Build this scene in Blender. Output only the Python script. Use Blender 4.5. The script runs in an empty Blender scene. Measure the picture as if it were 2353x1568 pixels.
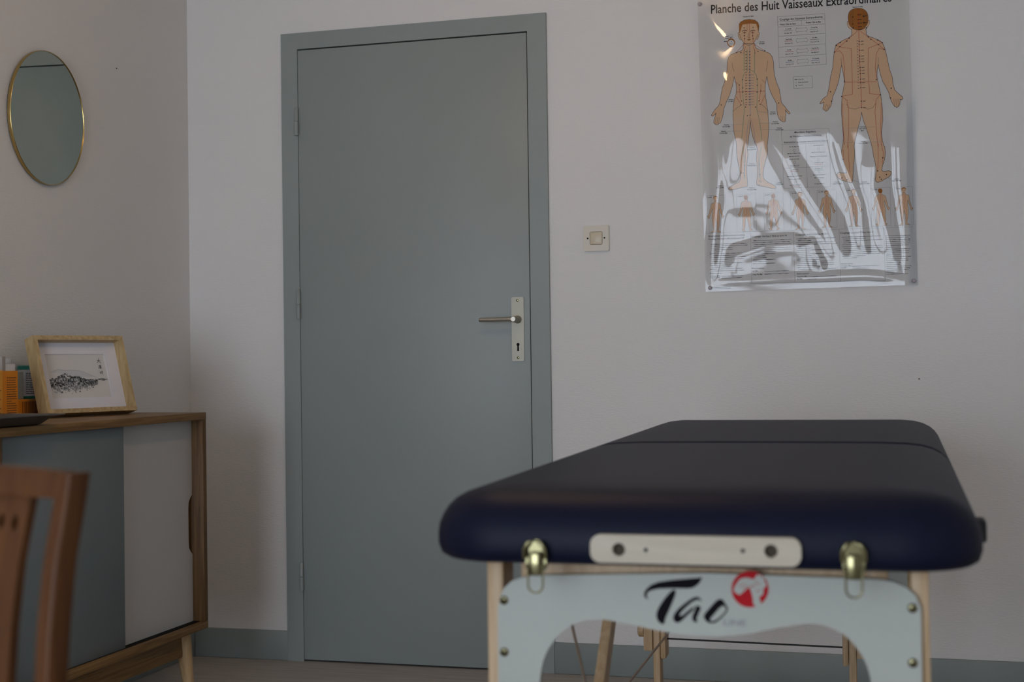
import bpy, bmesh, math, random
from mathutils import Vector, Matrix
from mathutils.geometry import tessellate_polygon

# ------------------------------------------------------------------ camera
sc = bpy.context.scene
COL = sc.collection
IW, IH, FPX = 2353.0, 1568.0, 3299.72
CAM = Vector((2.00489, -4.42162, 0.99125))
YAW, PIT, ROL = 0.28071, 0.0138, 0.01356
FW = Vector((-math.sin(YAW) * math.cos(PIT), math.cos(YAW) * math.cos(PIT), math.sin(PIT)))
RT0 = Vector((math.cos(YAW), math.sin(YAW), 0))
UP0 = RT0.cross(FW)
RT = RT0 * math.cos(ROL) - UP0 * math.sin(ROL)
UP = RT0 * math.sin(ROL) + UP0 * math.cos(ROL)
cd = bpy.data.cameras.new('camera')
cam = bpy.data.objects.new('camera', cd)
COL.objects.link(cam)
cd.sensor_width = 36.0
cd.lens = 36.0 * FPX / IW
cd.clip_start = 0.05
cd.dof.use_dof = True
cd.dof.focus_distance = 4.15
cd.dof.aperture_fstop = 4.6
m3 = Matrix((RT, UP, -FW)).transposed()
cam.matrix_world = Matrix.Translation(CAM) @ m3.to_4x4()
sc.camera = cam

# ------------------------------------------------------------------ world, exposure
wd = bpy.data.worlds.new('overcast_sky')
sc.world = wd
wd.use_nodes = True
bg = wd.node_tree.nodes['Background']
bg.inputs['Color'].default_value = (0.77, 0.87, 1.0, 1)
bg.inputs['Strength'].default_value = 12.6
sc.view_settings.view_transform = 'Standard'
sc.view_settings.look = 'None'
sc.view_settings.gamma = 1.0
sc.view_settings.use_curve_mapping = False
sc.view_settings.exposure = 0.0
sc.cycles.use_adaptive_sampling = True
sc.cycles.adaptive_threshold = 0.02
sc.cycles.max_bounces = 6
sc.cycles.diffuse_bounces = 4
sc.cycles.glossy_bounces = 3
sc.cycles.transmission_bounces = 2
sc.cycles.transparent_max_bounces = 8
sc.cycles.caustics_reflective = False
sc.cycles.caustics_refractive = False

# room dimensions (metres)
XL, XR, YB, ZC = -0.417, 3.45, -7.0, 2.56
WIN = (-0.34, 1.62, 0.12, 2.04)      # window opening in the rear wall x0,x1,z0,z1
pl = bpy.data.lights.new('window_portal', 'AREA')
pl.shape = 'RECTANGLE'
pl.size, pl.size_y = WIN[1] - WIN[0], WIN[3] - WIN[2]
pl.cycles.is_portal = True
po = bpy.data.objects.new('window_portal', pl)
COL.objects.link(po)
po.location = ((WIN[0] + WIN[1]) / 2, YB - 0.16, (WIN[2] + WIN[3]) / 2)
po.rotation_euler = (math.radians(90), 0, 0)

# ------------------------------------------------------------------ helpers
def ray(px, py):
    return FW + RT * ((px - IW / 2) / FPX) - UP * ((py - IH / 2) / FPX)
def on(px, py, ax, v):
    d = ray(px, py)
    return CAM + d * ((v - CAM[ax]) / d[ax])

def new_mat(name):
    m = bpy.data.materials.new(name)
    m.use_nodes = True
    return m, m.node_tree, m.node_tree.nodes['Principled BSDF']

def plain(name, col, rough=0.5, metal=0.0, spec=0.5, bump=None, vary=0.0, vscale=8.0, coat=0.0):
    """principled material with gentle procedural colour variation and optional noise relief"""
    m, nt, b = new_mat(name)
    N = nt.nodes
    L = nt.links
    b.inputs['Base Color'].default_value = (*col, 1)
    b.inputs['Roughness'].default_value = rough
    b.inputs['Metallic'].default_value = metal
    b.inputs['Specular IOR Level'].default_value = spec
    b.inputs['Coat Weight'].default_value = coat
    tc = N.new('ShaderNodeTexCoord')
    nz = N.new('ShaderNodeTexNoise')
    nz.inputs['Scale'].default_value = vscale
    nz.inputs['Detail'].default_value = 3
    L.new(tc.outputs['Object'], nz.inputs['Vector'])
    cr = N.new('ShaderNodeValToRGB')
    v = vary if vary else 0.02
    cr.color_ramp.elements[0].color = (*[c * (1 - v) for c in col], 1)
    cr.color_ramp.elements[1].color = (*[min(1, c * (1 + v)) for c in col], 1)
    cr.color_ramp.elements[0].position = 0.3
    cr.color_ramp.elements[1].position = 0.7
    L.new(nz.outputs['Fac'], cr.inputs['Fac'])
    L.new(cr.outputs['Color'], b.inputs['Base Color'])
    if bump:
        sc_, st, di = bump
        n2 = N.new('ShaderNodeTexNoise')
        n2.inputs['Scale'].default_value = sc_
        n2.inputs['Detail'].default_value = 4
        L.new(tc.outputs['Object'], n2.inputs['Vector'])
        bp = N.new('ShaderNodeBump')
        bp.inputs['Strength'].default_value = st
        bp.inputs['Distance'].default_value = di
        L.new(n2.outputs['Fac'], bp.inputs['Height'])
        L.new(bp.outputs['Normal'], b.inputs['Normal'])
    return m

def wood(name, c0, c1, scale=(30, 2, 30), rough=0.45, spec=0.4):
    m, nt, b = new_mat(name)
    N = nt.nodes
    L = nt.links
    tc = N.new('ShaderNodeTexCoord')
    mp = N.new('ShaderNodeMapping')
    mp.inputs['Scale'].default_value = scale
    L.new(tc.outputs['Object'], mp.inputs['Vector'])
    nz = N.new('ShaderNodeTexNoise')
    nz.inputs['Scale'].default_value = 2.2
    nz.inputs['Detail'].default_value = 5
    nz.inputs['Distortion'].default_value = 0.6
    L.new(mp.outputs['Vector'], nz.inputs['Vector'])
    cr = N.new('ShaderNodeValToRGB')
    cr.color_ramp.elements[0].color = (*c0, 1)
    cr.color_ramp.elements[1].color = (*c1, 1)
    cr.color_ramp.elements[0].position = 0.32
    cr.color_ramp.elements[1].position = 0.68
    L.new(nz.outputs['Fac'], cr.inputs['Fac'])
    L.new(cr.outputs['Color'], b.inputs['Base Color'])
    b.inputs['Roughness'].default_value = rough
    b.inputs['Specular IOR Level'].default_value = spec
    bp = N.new('ShaderNodeBump')
    bp.inputs['Strength'].default_value = 0.15
    bp.inputs['Distance'].default_value = 0.0006
    L.new(nz.outputs['Fac'], bp.inputs['Height'])
    L.new(bp.outputs['Normal'], b.inputs['Normal'])
    return m

def emis(name, col, s):
    m, nt, b = new_mat(name)
    b.inputs['Base Color'].default_value = (*col, 1)
    b.inputs['Emission Color'].default_value = (*col, 1)
    b.inputs['Emission Strength'].default_value = s
    return m

def obj(name, bm, mat, parent=None, smooth=None, loc=None, rot=None):
    me = bpy.data.meshes.new(name)
    bmesh.ops.recalc_face_normals(bm, faces=bm.faces[:])
    bm.to_mesh(me)
    bm.free()
    return obj_me(name, me, mat, parent, smooth, loc, rot)

def obj_me(name, me, mat, parent=None, smooth=None, loc=None, rot=None):
    o = bpy.data.objects.new(name, me)
    COL.objects.link(o)
    if mat:
        me.materials.append(mat)
    if smooth is not None:
        if smooth >= 180:
            me.polygons.foreach_set('use_smooth', [True] * len(me.polygons))
        else:
            me.set_sharp_from_angle(angle=math.radians(smooth))
            me.polygons.foreach_set('use_smooth', [True] * len(me.polygons))
    if parent:
        o.parent = parent
    if loc:
        o.location = loc
    if rot:
        o.rotation_euler = rot
    return o

def empty(name, loc=(0, 0, 0), rot=(0, 0, 0), parent=None):
    o = bpy.data.objects.new(name, None)
    COL.objects.link(o)
    o.location = loc
    o.rotation_euler = rot
    o.empty_display_size = 0.05
    if parent:
        o.parent = parent
    return o

def tag(o, label, cat, group=None):
    o['label'] = label
    o['category'] = cat
    if group:
        o['group'] = group
    return o

def structure(o):
    o['kind'] = 'structure'
    return o

def box(bm, x0, x1, y0, y1, z0, z1, bev=0.0, seg=2, mat=None):
    vs = [bm.verts.new((x, y, z)) for x in (x0, x1) for y in (y0, y1) for z in (z0, z1)]
    fs = [(0, 1, 3, 2), (4, 6, 7, 5), (0, 4, 5, 1), (2, 3, 7, 6), (0, 2, 6, 4), (1, 5, 7, 3)]
    faces = [bm.faces.new([vs[i] for i in f]) for f in fs]
    if mat is not None:
        for v in vs:
            v.co = mat @ v.co
    if bev > 0:
        es = list({e for f in faces for e in f.edges})
        bmesh.ops.bevel(bm, geom=es, offset=bev, segments=seg, affect='EDGES', profile=0.5)
    return bm

def mkbox(name, mat, parent, x0, x1, y0, y1, z0, z1, bev=0.0, seg=2, M=None, smooth=None):
    bm = bmesh.new()
    box(bm, x0, x1, y0, y1, z0, z1, bev, seg, M)
    return obj(name, bm, mat, parent, smooth if smooth is not None else (40 if bev else None))

def tube(bm, pts, rad, n=10, cap=True):
    """tube through points; rad is a number or a list"""
    pts = [Vector(p) for p in pts]
    rads = rad if isinstance(rad, (list, tuple)) else [rad] * len(pts)
    rings = []
    ref = None
    for i, p in enumerate(pts):
        a = pts[max(i - 1, 0)]
        b = pts[min(i + 1, len(pts) - 1)]
        t = (b - a).normalized()
        if ref is None:
            ref = Vector((0, 0, 1)) if abs(t.z) < 0.9 else Vector((1, 0, 0))
        u = t.cross(ref).normalized()
        v = t.cross(u).normalized()
        ref = u.cross(t) if False else ref
        rings.append([bm.verts.new(p + (u * math.cos(2 * math.pi * k / n) + v * math.sin(2 * math.pi * k / n)) * rads[i]) for k in range(n)])
    for i in range(len(rings) - 1):
        for k in range(n):
            bm.faces.new((rings[i][k], rings[i][(k + 1) % n], rings[i + 1][(k + 1) % n], rings[i + 1][k]))
    if cap:
        bm.faces.new(rings[0])
        bm.faces.new(rings[-1])
    return bm

def mktube(name, mat, parent, pts, rad, n=12, smooth=50):
    bm = bmesh.new()
    tube(bm, pts, rad, n)
    return obj(name, bm, mat, parent, smooth)

def prism(bm, loops, f, depth):
    """extrude 2D loops (first outer, rest holes); f maps (a,b,d) to 3D; d in (0, depth)"""
    flat = [Vector((a, b, 0)) for lp in loops for a, b in lp]
    tris = tessellate_polygon([[Vector((a, b, 0)) for a, b in lp] for lp in loops])
    v0 = [bm.verts.new(f(p.x, p.y, 0.0)) for p in flat]
    if depth == 0:
        for t in tris:
            try:
                bm.faces.new([v0[i] for i in t])
            except ValueError:
                pass
        return bm
    v1 = [bm.verts.new(f(p.x, p.y, depth)) for p in flat]
    for t in tris:
        try:
            bm.faces.new([v0[i] for i in t])
            bm.faces.new([v1[i] for i in reversed(t)])
        except ValueError:
            pass
    k = 0
    for lp in loops:
        n = len(lp)
        for i in range(n):
            a, b = k + i, k + (i + 1) % n
            bm.faces.new((v0[a], v0[b], v1[b], v1[a]))
        k += n
    return bm

def rrect(x0, x1, z0, z1, r, n=6):
    pts = []
    for cx, cz, a0 in ((x1 - r, z1 - r, 0), (x0 + r, z1 - r, 90), (x0 + r, z0 + r, 180), (x1 - r, z0 + r, 270)):
        for k in range(n + 1):
            a = math.radians(a0 + 90 * k / n)
            pts.append((cx + r * math.cos(a), cz + r * math.sin(a)))
    return pts

def circ(cx, cz, r, n=24, rz=None):
    rz = rz or r
    return [(cx + r * math.cos(2 * math.pi * k / n), cz + rz * math.sin(2 * math.pi * k / n)) for k in range(n)]

def smooth_poly(pts, sub=4, closed=True):
    n = len(pts)
    out = []
    rng = range(n) if closed else range(n - 1)
    for i in rng:
        if closed:
            p0, p1, p2, p3 = pts[i - 1], pts[i], pts[(i + 1) % n], pts[(i + 2) % n]
        else:
            p0, p1, p2, p3 = pts[max(i - 1, 0)], pts[i], pts[i + 1], pts[min(i + 2, n - 1)]
        for k in range(sub):
            t = k / sub
            out.append(tuple(0.5 * (2 * p1[j] + (p2[j] - p0[j]) * t + (2 * p0[j] - 5 * p1[j] + 4 * p2[j] - p3[j]) * t * t + (3 * p1[j] - p0[j] - 3 * p2[j] + p3[j]) * t ** 3) for j in range(len(p1))))
    if not closed:
        out.append(tuple(pts[-1]))
    return out

_fcache = {}
def text_loops(txt, bold=0.012):
    """flat triangle mesh of a line of text: (verts, faces, width)"""
    if txt in _fcache:
        return _fcache[txt]
    cu = bpy.data.curves.new('lettering', 'FONT')
    cu.body = txt
    cu.size = 1.0
    cu.offset = bold
    cu.resolution_u = 2
    o = bpy.data.objects.new('lettering', cu)
    COL.objects.link(o)
    me = bpy.data.meshes.new_from_object(o)
    vs = [(v.co.x, v.co.y) for v in me.vertices]
    fs = [tuple(p.vertices) for p in me.polygons]
    bpy.data.objects.remove(o)
    bpy.data.curves.remove(cu)
    bpy.data.meshes.remove(me)
    x0 = min(v[0] for v in vs)
    x1 = max(v[0] for v in vs)
    _fcache[txt] = ([(a - x0, b) for a, b in vs], fs, x1 - x0)
    return _fcache[txt]

# ------------------------------------------------------------------ materials
def wall_mat():
    m, nt, b = new_mat('painted_woven_wallpaper')
    N, L = nt.nodes, nt.links
    tc = N.new('ShaderNodeTexCoord')
    nz = N.new('ShaderNodeTexNoise')
    nz.inputs['Scale'].default_value = 1.5
    cr = N.new('ShaderNodeValToRGB')
    cr.color_ramp.elements[0].color = (0.74, 0.725, 0.715, 1)
    cr.color_ramp.elements[1].color = (0.77, 0.755, 0.745, 1)
    L.new(tc.outputs['Object'], nz.inputs['Vector'])
    L.new(nz.outputs['Fac'], cr.inputs['Fac'])
    L.new(cr.outputs['Color'], b.inputs['Base Color'])
    b.inputs['Roughness'].default_value = 0.55
    b.inputs['Specular IOR Level'].default_value = 0.3
    mp = N.new('ShaderNodeMapping')
    mp.inputs['Scale'].default_value = (70, 70, 240)
    L.new(tc.outputs['Object'], mp.inputs['Vector'])
    n2 = N.new('ShaderNodeTexNoise')
    n2.inputs['Scale'].default_value = 1.0
    n2.inputs['Detail'].default_value = 2
    L.new(mp.outputs['Vector'], n2.inputs['Vector'])
    bp = N.new('ShaderNodeBump')
    bp.inputs['Strength'].default_value = 0.6
    bp.inputs['Distance'].default_value = 0.0016
    L.new(n2.outputs['Fac'], bp.inputs['Height'])
    L.new(bp.outputs['Normal'], b.inputs['Normal'])
    return m
M_WALL = wall_mat()
M_CEIL = plain('white_ceiling_paint', (0.78, 0.77, 0.75), 0.8, spec=0.2)
M_DOOR = plain('grey_green_gloss_paint', (0.28, 0.312, 0.302), 0.42, spec=0.4, bump=(60, 0.06, 0.001), vary=0.03, vscale=2.0)
M_BASE = plain('grey_green_skirting_paint', (0.25, 0.285, 0.275), 0.5, spec=0.4, bump=(90, 0.1, 0.001))
M_FLOOR = wood('washed_laminate', (0.36, 0.32, 0.285), (0.46, 0.42, 0.38), scale=(2, 22, 22), rough=0.5)
M_STEEL = plain('satin_nickel', (0.34, 0.32, 0.265), 0.5, metal=1.0, bump=(400, 0.05, 0.0003))
M_STEEL2 = plain('polished_nickel', (0.55, 0.51, 0.44), 0.42, metal=1.0)
M_BRASS = plain('brass', (0.50, 0.36, 0.14), 0.25, metal=1.0)
M_BRASSD = plain('antique_brass', (0.20, 0.18, 0.095), 0.18, metal=1.0)
M_BLACK = plain('black_void', (0.01, 0.01, 0.01), 0.8, spec=0.1)
M_WHITE = plain('white_lacquer', (0.475, 0.47, 0.46), 0.45)
M_GREY = plain('blue_grey_lacquer', (0.155, 0.185, 0.198), 0.4)
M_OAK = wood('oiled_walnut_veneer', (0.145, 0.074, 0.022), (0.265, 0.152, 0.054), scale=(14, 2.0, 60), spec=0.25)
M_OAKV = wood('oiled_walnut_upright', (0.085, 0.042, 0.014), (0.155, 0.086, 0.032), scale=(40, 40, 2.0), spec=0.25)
M_BEECH = wood('pale_beech', (0.42, 0.27, 0.13), (0.54, 0.37, 0.20), scale=(40, 40, 3))
M_ASH = wood('light_oak_frame', (0.40, 0.27, 0.12), (0.56, 0.42, 0.22), scale=(6, 40, 40))
M_CHAIR = wood('cherry_stained_wood', (0.062, 0.019, 0.0035), (0.105, 0.037, 0.008), scale=(30, 30, 3), rough=0.4, spec=0.25)
M_VINYL = plain('navy_vinyl', (0.0045, 0.006, 0.019), 0.5, spec=0.14, bump=(220, 0.12, 0.0006))
M_PANEL = plain('white_melamine_panel', (0.41, 0.42, 0.378), 0.45, spec=0.3)
M_MAPLE = wood('pale_maple', (0.43, 0.365, 0.275), (0.49, 0.425, 0.33), scale=(3, 40, 40))
M_LEG = wood('beech_table_leg', (0.44, 0.29, 0.15), (0.58, 0.41, 0.25), scale=(40, 40, 3))
M_CORD = plain('coated_cable', (0.30, 0.22, 0.16), 0.5)
M_BCORD = plain('black_cord', (0.012, 0.012, 0.012), 0.6)
M_PAPER = plain('poster_paper', (0.69, 0.665, 0.65), 0.7, spec=0.1)
M_MIRROR = plain('mirror_silver', (0.66, 0.70, 0.67), 0.015, metal=1.0)
M_SWITCH = plain('ivory_plastic', (0.66, 0.61, 0.52), 0.4)
M_SWITCHB = plain('yellowed_ivory_rocker', (0.62, 0.54, 0.40), 0.35)
M_INK = plain('black_ink', (0.008, 0.007, 0.009), 0.7, spec=0.05)

# ------------------------------------------------------------------ room shell
T = 0.12
def wall(name, x0, x1, y0, y1, z0, z1, mat=None):
    return structure(mkbox(name, mat or M_WALL, None, x0, x1, y0, y1, z0, z1))
wall('floor', XL - T, XR + T, YB - T, T, -0.1, 0.0, M_FLOOR)
wall('ceiling', XL - T, XR + T, YB - T, T, ZC, ZC + 0.1, M_CEIL)
wall('wall_left', XL - T, XL, YB - T, T, 0, ZC)
wall('wall_right', XR, XR + T, YB - T, T, 0, ZC)
DW, DH = 0.794, 2.04
FL, FR, FT = -0.061, 0.859, 2.099
# back wall with the door opening
bm = bmesh.new()
box(bm, XL, FL + 0.02, 0, T, 0, ZC)
box(bm, FR - 0.02, XR, 0, T, 0, ZC)
box(bm, FL + 0.02, FR - 0.02, 0, T, FT - 0.02, ZC)
wb = structure(obj('wall_back', bm, M_WALL))
# rear wall with the window opening
bm = bmesh.new()
box(bm, XL, WIN[0], YB - T, YB, 0, ZC)
box(bm, WIN[1], XR, YB - T, YB, 0, ZC)
box(bm, WIN[0], WIN[1], YB - T, YB, 0, WIN[2])
box(bm, WIN[0], WIN[1], YB - T, YB, WIN[3], ZC)
structure(obj('wall_rear', bm, M_WALL))
# nail holes in the wallpaper
for px, py, ax, v in ((2112, 871, 1, -0.001), (268, 157, 0, XL + 0.001)):
    p = on(px, py, ax, v)
    bm = bmesh.new()
    bmesh.ops.create_uvsphere(bm, u_segments=8, v_segments=6, radius=0.0022)
    bmesh.ops.translate(bm, vec=p, verts=bm.verts[:])
    obj('nail_head', bm, M_OAKV, wb if ax == 1 else bpy.data.objects['wall_left'], 180)
# window in the rear wall
M_WFRAME = plain('white_window_paint', (0.75, 0.75, 0.74), 0.4)
mg = bpy.data.materials.new('window_glass')
mg.use_nodes = True
nt = mg.node_tree
nt.nodes.remove(nt.nodes['Principled BSDF'])
tr = nt.nodes.new('ShaderNodeBsdfTransparent')
gl = nt.nodes.new('ShaderNodeBsdfGlossy')
gl.inputs['Roughness'].default_value = 0.02
mx = nt.nodes.new('ShaderNodeMixShader')
mx.inputs['Fac'].default_value = 0.08
nt.links.new(tr.outputs[0], mx.inputs[1])
nt.links.new(gl.outputs[0], mx.inputs[2])
nt.links.new(mx.outputs[0], nt.nodes['Material Output'].inputs['Surface'])
w1 = structure(empty('window_1', (0, YB, 0)))
x0, x1, z0, z1 = WIN
xm = (x0 + x1) / 2
for a, b in ((x0, xm), (xm, x1)):
    bm = bmesh.new()
    prism(bm, [[(a, z0), (b, z0), (b, z1), (a, z1)], [(a + 0.07, z0 + 0.08), (a + 0.07, z1 - 0.07), (b - 0.07, z1 - 0.07), (b - 0.07, z0 + 0.08)]], lambda p, q, d: (p, -0.09 + d, q), 0.05)
    s = obj('sash', bm, M_WFRAME, w1)
    mkbox('pane', mg, s, a + 0.06, b - 0.06, -0.067, -0.063, z0 + 0.07, z1 - 0.06)
mkbox('sill', M_WFRAME, w1, x0 - 0.05, x1 + 0.05, -0.03, 0.10, z0 - 0.03, z0, 0.006)
# skirting boards
def skirting(name, x0, x1, y0, y1):
    bm = bmesh.new()
    box(bm, x0, x1, y0, y1, 0, 0.098, 0.003)
    return structure(obj(name, bm, M_BASE, None, 40))
skirting('baseboard_back_1', XL + 0.012, FL, -0.012, 0)
skirting('baseboard_back_2', FR, XR, -0.012, 0)
skirting('baseboard_left', XL, XL + 0.012, YB, 0)
skirting('baseboard_right', XR - 0.012, XR, YB, -0.012)

# ------------------------------------------------------------------ door
door = structure(empty('door_1', (DW / 2, 0, 0)))
def dmk(name, mat, x0, x1, y0, y1, z0, z1, bev=0.0, parent=None, **k):
    return mkbox(name, mat, parent or door, x0 - DW / 2, x1 - DW / 2, y0, y1, z0, z1, bev, **k)
bm = bmesh.new()
A = [(FL, 0), (FL, FT), (FR, FT), (FR, 0), (DW + 0.003, 0), (DW + 0.003, DH + 0.004), (-0.002, DH + 0.004), (-0.002, 0)]
prism(bm, [[(a - DW / 2, b) for a, b in A]], lambda p, q, d: (p, -0.012 + d, q), 0.10)
fr = obj('door_frame', bm, M_DOOR, door)
leaf = dmk('door_leaf', M_DOOR, -0.0014, DW, -0.010, 0.03, 0.006, DH, 0.0015)
dmk('rebate', M_BLACK, -0.03, DW + 0.03, 0.031, 0.05, 0.0, DH + 0.03)
for zt, zb in ((1.847, 1.755), (1.236, 1.142), (0.327, 0.236)):
    zm = (zt + zb) / 2
    h = mktube('hinge', M_DOOR, door, [(-0.005 - DW / 2, -0.0165, zb + 0.003), (-0.005 - DW / 2, -0.0165, zb), (-0.005 - DW / 2, -0.0165, zm - 0.0005)], [0.005, 0.0074, 0.0074], 14)
    mktube('hinge_knuckle', M_DOOR, h, [(-0.005 - DW / 2, -0.0165, zm + 0.0005), (-0.005 - DW / 2, -0.0165, zt), (-0.005 - DW / 2, -0.0165, zt + 0.003)], [0.007, 0.007, 0.004], 14)
# escutcheon, lever
hx = 0.754 - DW / 2
hs = empty('door_handle', (hx, -0.010, 0), parent=door)
bm = bmesh.new()
key = circ(0.0, 1.043, 0.0052, 16)
kh = [(0.0026, 1.040), (0.0032, 1.022), (-0.0032, 1.022), (-0.0026, 1.040)]
khole = [(-0.0026, 1.0385)] + [(0.0052 * math.cos(math.radians(a)), 1.043 + 0.0052 * math.sin(math.radians(a))) for a in range(240, -61, -20)] + [(0.0026, 1.0385), (0.0034, 1.022), (-0.0034, 1.022)]
prism(bm, [rrect(-0.0205, 0.0205, 0.990, 1.195, 0.005), khole], lambda p, q, d: (p, -d, q), 0.004)
bmesh.ops.bevel(bm, geom=[e for e in bm.edges if abs(e.verts[0].co.y + 0.004) < 1e-6 and abs(e.verts[1].co.y + 0.004) < 1e-6 and len(e.link_faces) == 2 and abs(e.calc_face_angle(0)) > 1], offset=0.0012, segments=2, affect='EDGES')
plate = obj('escutcheon_plate', bm, M_STEEL, hs, 30)
mkbox('keyhole_recess', M_BLACK, hs, -0.006, 0.006, -0.0012, -0.0002, 1.018, 1.052)
for z in (1.184, 1.001):
    s = mktube('plate_screw', M_BRASSD, hs, [(0, -0.003, z), (0, -0.0052, z), (0, -0.0058, z)], [0.0042, 0.004, 0.0025], 14)
mktube('lever_rose', M_STEEL2, hs, [(0, -0.004, 1.123), (0, -0.010, 1.123), (0, -0.014, 1.123), (0, -0.050, 1.123), (0, -0.058, 1.123)], [0.0125, 0.0125, 0.0105, 0.0100, 0.0075], 24)
mktube('lever', M_STEEL2, hs, [(0.006, -0.049, 1.123), (-0.016, -0.049, 1.123), (-0.018, -0.049, 1.123), (-0.112, -0.049, 1.1225), (-0.115, -0.049, 1.1225)], [0.0078, 0.0078, 0.0070, 0.0070, 0.0055], 20)

# ------------------------------------------------------------------ light switch
sw = tag(empty('light_switch', (1.0125, 0, 1.374)), 'square ivory light switch between the door and the poster', 'switch')
bm = bmesh.new()
prism(bm, [rrect(-0.041, 0.041, -0.0405, 0.0405, 0.004), rrect(-0.0205, 0.0205, -0.0205, 0.0205, 0.004)], lambda p, q, d: (p, -d, q), 0.009)
bmesh.ops.bevel(bm, geom=[e for e in bm.edges if all(abs(v.co.y + 0.009) < 1e-6 and max(abs(v.co.x), abs(v.co.z)) > 0.03 for v in e.verts) and abs(e.calc_face_angle(0)) > 1], offset=0.002, segments=2, affect='EDGES')
obj('cover_plate', bm, M_SWITCH, sw, 35)
mkbox('switch_well', M_BLACK, sw, -0.022, 0.022, -0.003, -0.001, -0.022, 0.022)
mkbox('rocker', M_SWITCHB, sw, -0.0195, 0.0195, -0.0105, -0.003, -0.0195, 0.0195, 0.0015)
for x in (-0.027, 0.027):
    mktube('screw', M_BLACK, sw, [(x, -0.008, 0), (x, -0.0096, 0)], 0.0028, 14)

# ------------------------------------------------------------------ mirror on the left wall

mir = tag(empty('wall_mirror', (XL, -0.836, 1.706)), 'round mirror with a thin brass rim hanging on the left wall', 'mirror')
RY, RZ = 0.179, 0.190
tilt = Matrix.Rotation(math.radians(0.75), 4, 'Y')
def mir_pt(a, r, x):
    return tilt @ Vector((x, (RY + r) * math.cos(a), (RZ + r) * math.sin(a))) + Vector((0.004, 0, 0))
n = 96
bm = bmesh.new()
v = [bm.verts.new(mir_pt(2 * math.pi * k / n, 0.0, 0.008)) for k in range(n)]
bm.faces.new(v)
v2 = [bm.verts.new(mir_pt(2 * math.pi * k / n, 0.0, 0.002)) for k in range(n)]
bm.faces.new(v2[::-1])
for k in range(n):
    bm.faces.new((v[k], v[(k + 1) % n], v2[(k + 1) % n], v2[k]))
obj('mirror_glass', bm, M_MIRROR, mir)
bm = bmesh.new()
rings = []
for k in range(n):
    a = 2 * math.pi * k / n
    rings.append([bm.verts.new(mir_pt(a, r, x)) for r, x in ((-0.0005, 0.0085), (0.0, 0.0100), (0.0008, 0.0106), (0.0017, 0.0100), (0.002, 0.008), (0.002, 0.0), (-0.0005, 0.0))])
for k in range(n):
    A, B = rings[k], rings[(k + 1) % n]
    for j in range(7):
        bm.faces.new((A[j], A[(j + 1) % 7], B[(j + 1) % 7], B[j]))
obj('rim', bm, M_BRASS, mir, 60)

# ------------------------------------------------------------------ ceiling lamp (out of frame, seen in the poster's sheen)
lamp = tag(empty('pendant_lamp', (1.04, -1.75, ZC)), 'warm lit globe pendant lamp hanging from the ceiling', 'lamp')
mktube('canopy', M_WFRAME, lamp, [(0, 0, 0), (0, 0, -0.02), (0, 0, -0.03)], [0.05, 0.05, 0.02], 24)
mktube('cord', M_BLACK, lamp, [(0, 0, -0.03), (0, 0, -0.08)], 0.003, 8)
bm = bmesh.new()
bmesh.ops.create_uvsphere(bm, u_segments=32, v_segments=16, radius=0.062)
bmesh.ops.translate(bm, vec=(0, 0, -0.135), verts=bm.verts[:])
obj('globe', bm, emis('warm_globe_glass', (1.0, 0.66, 0.36), 62.0), lamp, 180)

# ------------------------------------------------------------------ massage table
TZ = 0.8246
TSL = 0.0081   # the far legs are set a touch higher
TROT = 0.0199
TC = Vector((1.7014, -1.7247, 0))
tab = tag(empty('massage_table', TC, (0, 0, TROT)), 'navy padded folding massage table with white end panel and beech legs', 'massage table')
HL, HWD = 0.936, 0.3505
ct, st = math.cos(TROT), math.sin(TROT)
def tl(px, py, yl):
    """pixel -> table-local (x, z) on the upright plane local y = yl"""
    d = ray(px, py)
    c = CAM - TC
    lc = Vector((ct * c.x + st * c.y, -st * c.x + ct * c.y, c.z))
    ld = Vector((ct * d.x + st * d.y, -st * d.x + ct * d.y, d.z))
    p = lc + ld * ((yl - lc.y) / ld.y)
    return (p.x, p.z)
def pad_outline(x0, x1, y0, y1, rs, ins, nseg=10):
    pts = []
    cs = ((x1, y1, 0, rs[0]), (x0, y1, 90, rs[1]), (x0, y0, 180, rs[2]), (x1, y0, 270, rs[3]))
    for cx, cy, a0, r in cs:
        sx = 1 if cx == x1 else -1
        sy = 1 if cy == y1 else -1
        for k in range(nseg + 1):
            a = math.radians(a0 + 90 * k / nseg)
            rr = max(r - ins, 0.002)
            pts.append((cx - sx * (ins + rr) + rr * math.cos(a), cy - sy * (ins + rr) + rr * math.sin(a)))
    return pts
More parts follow.
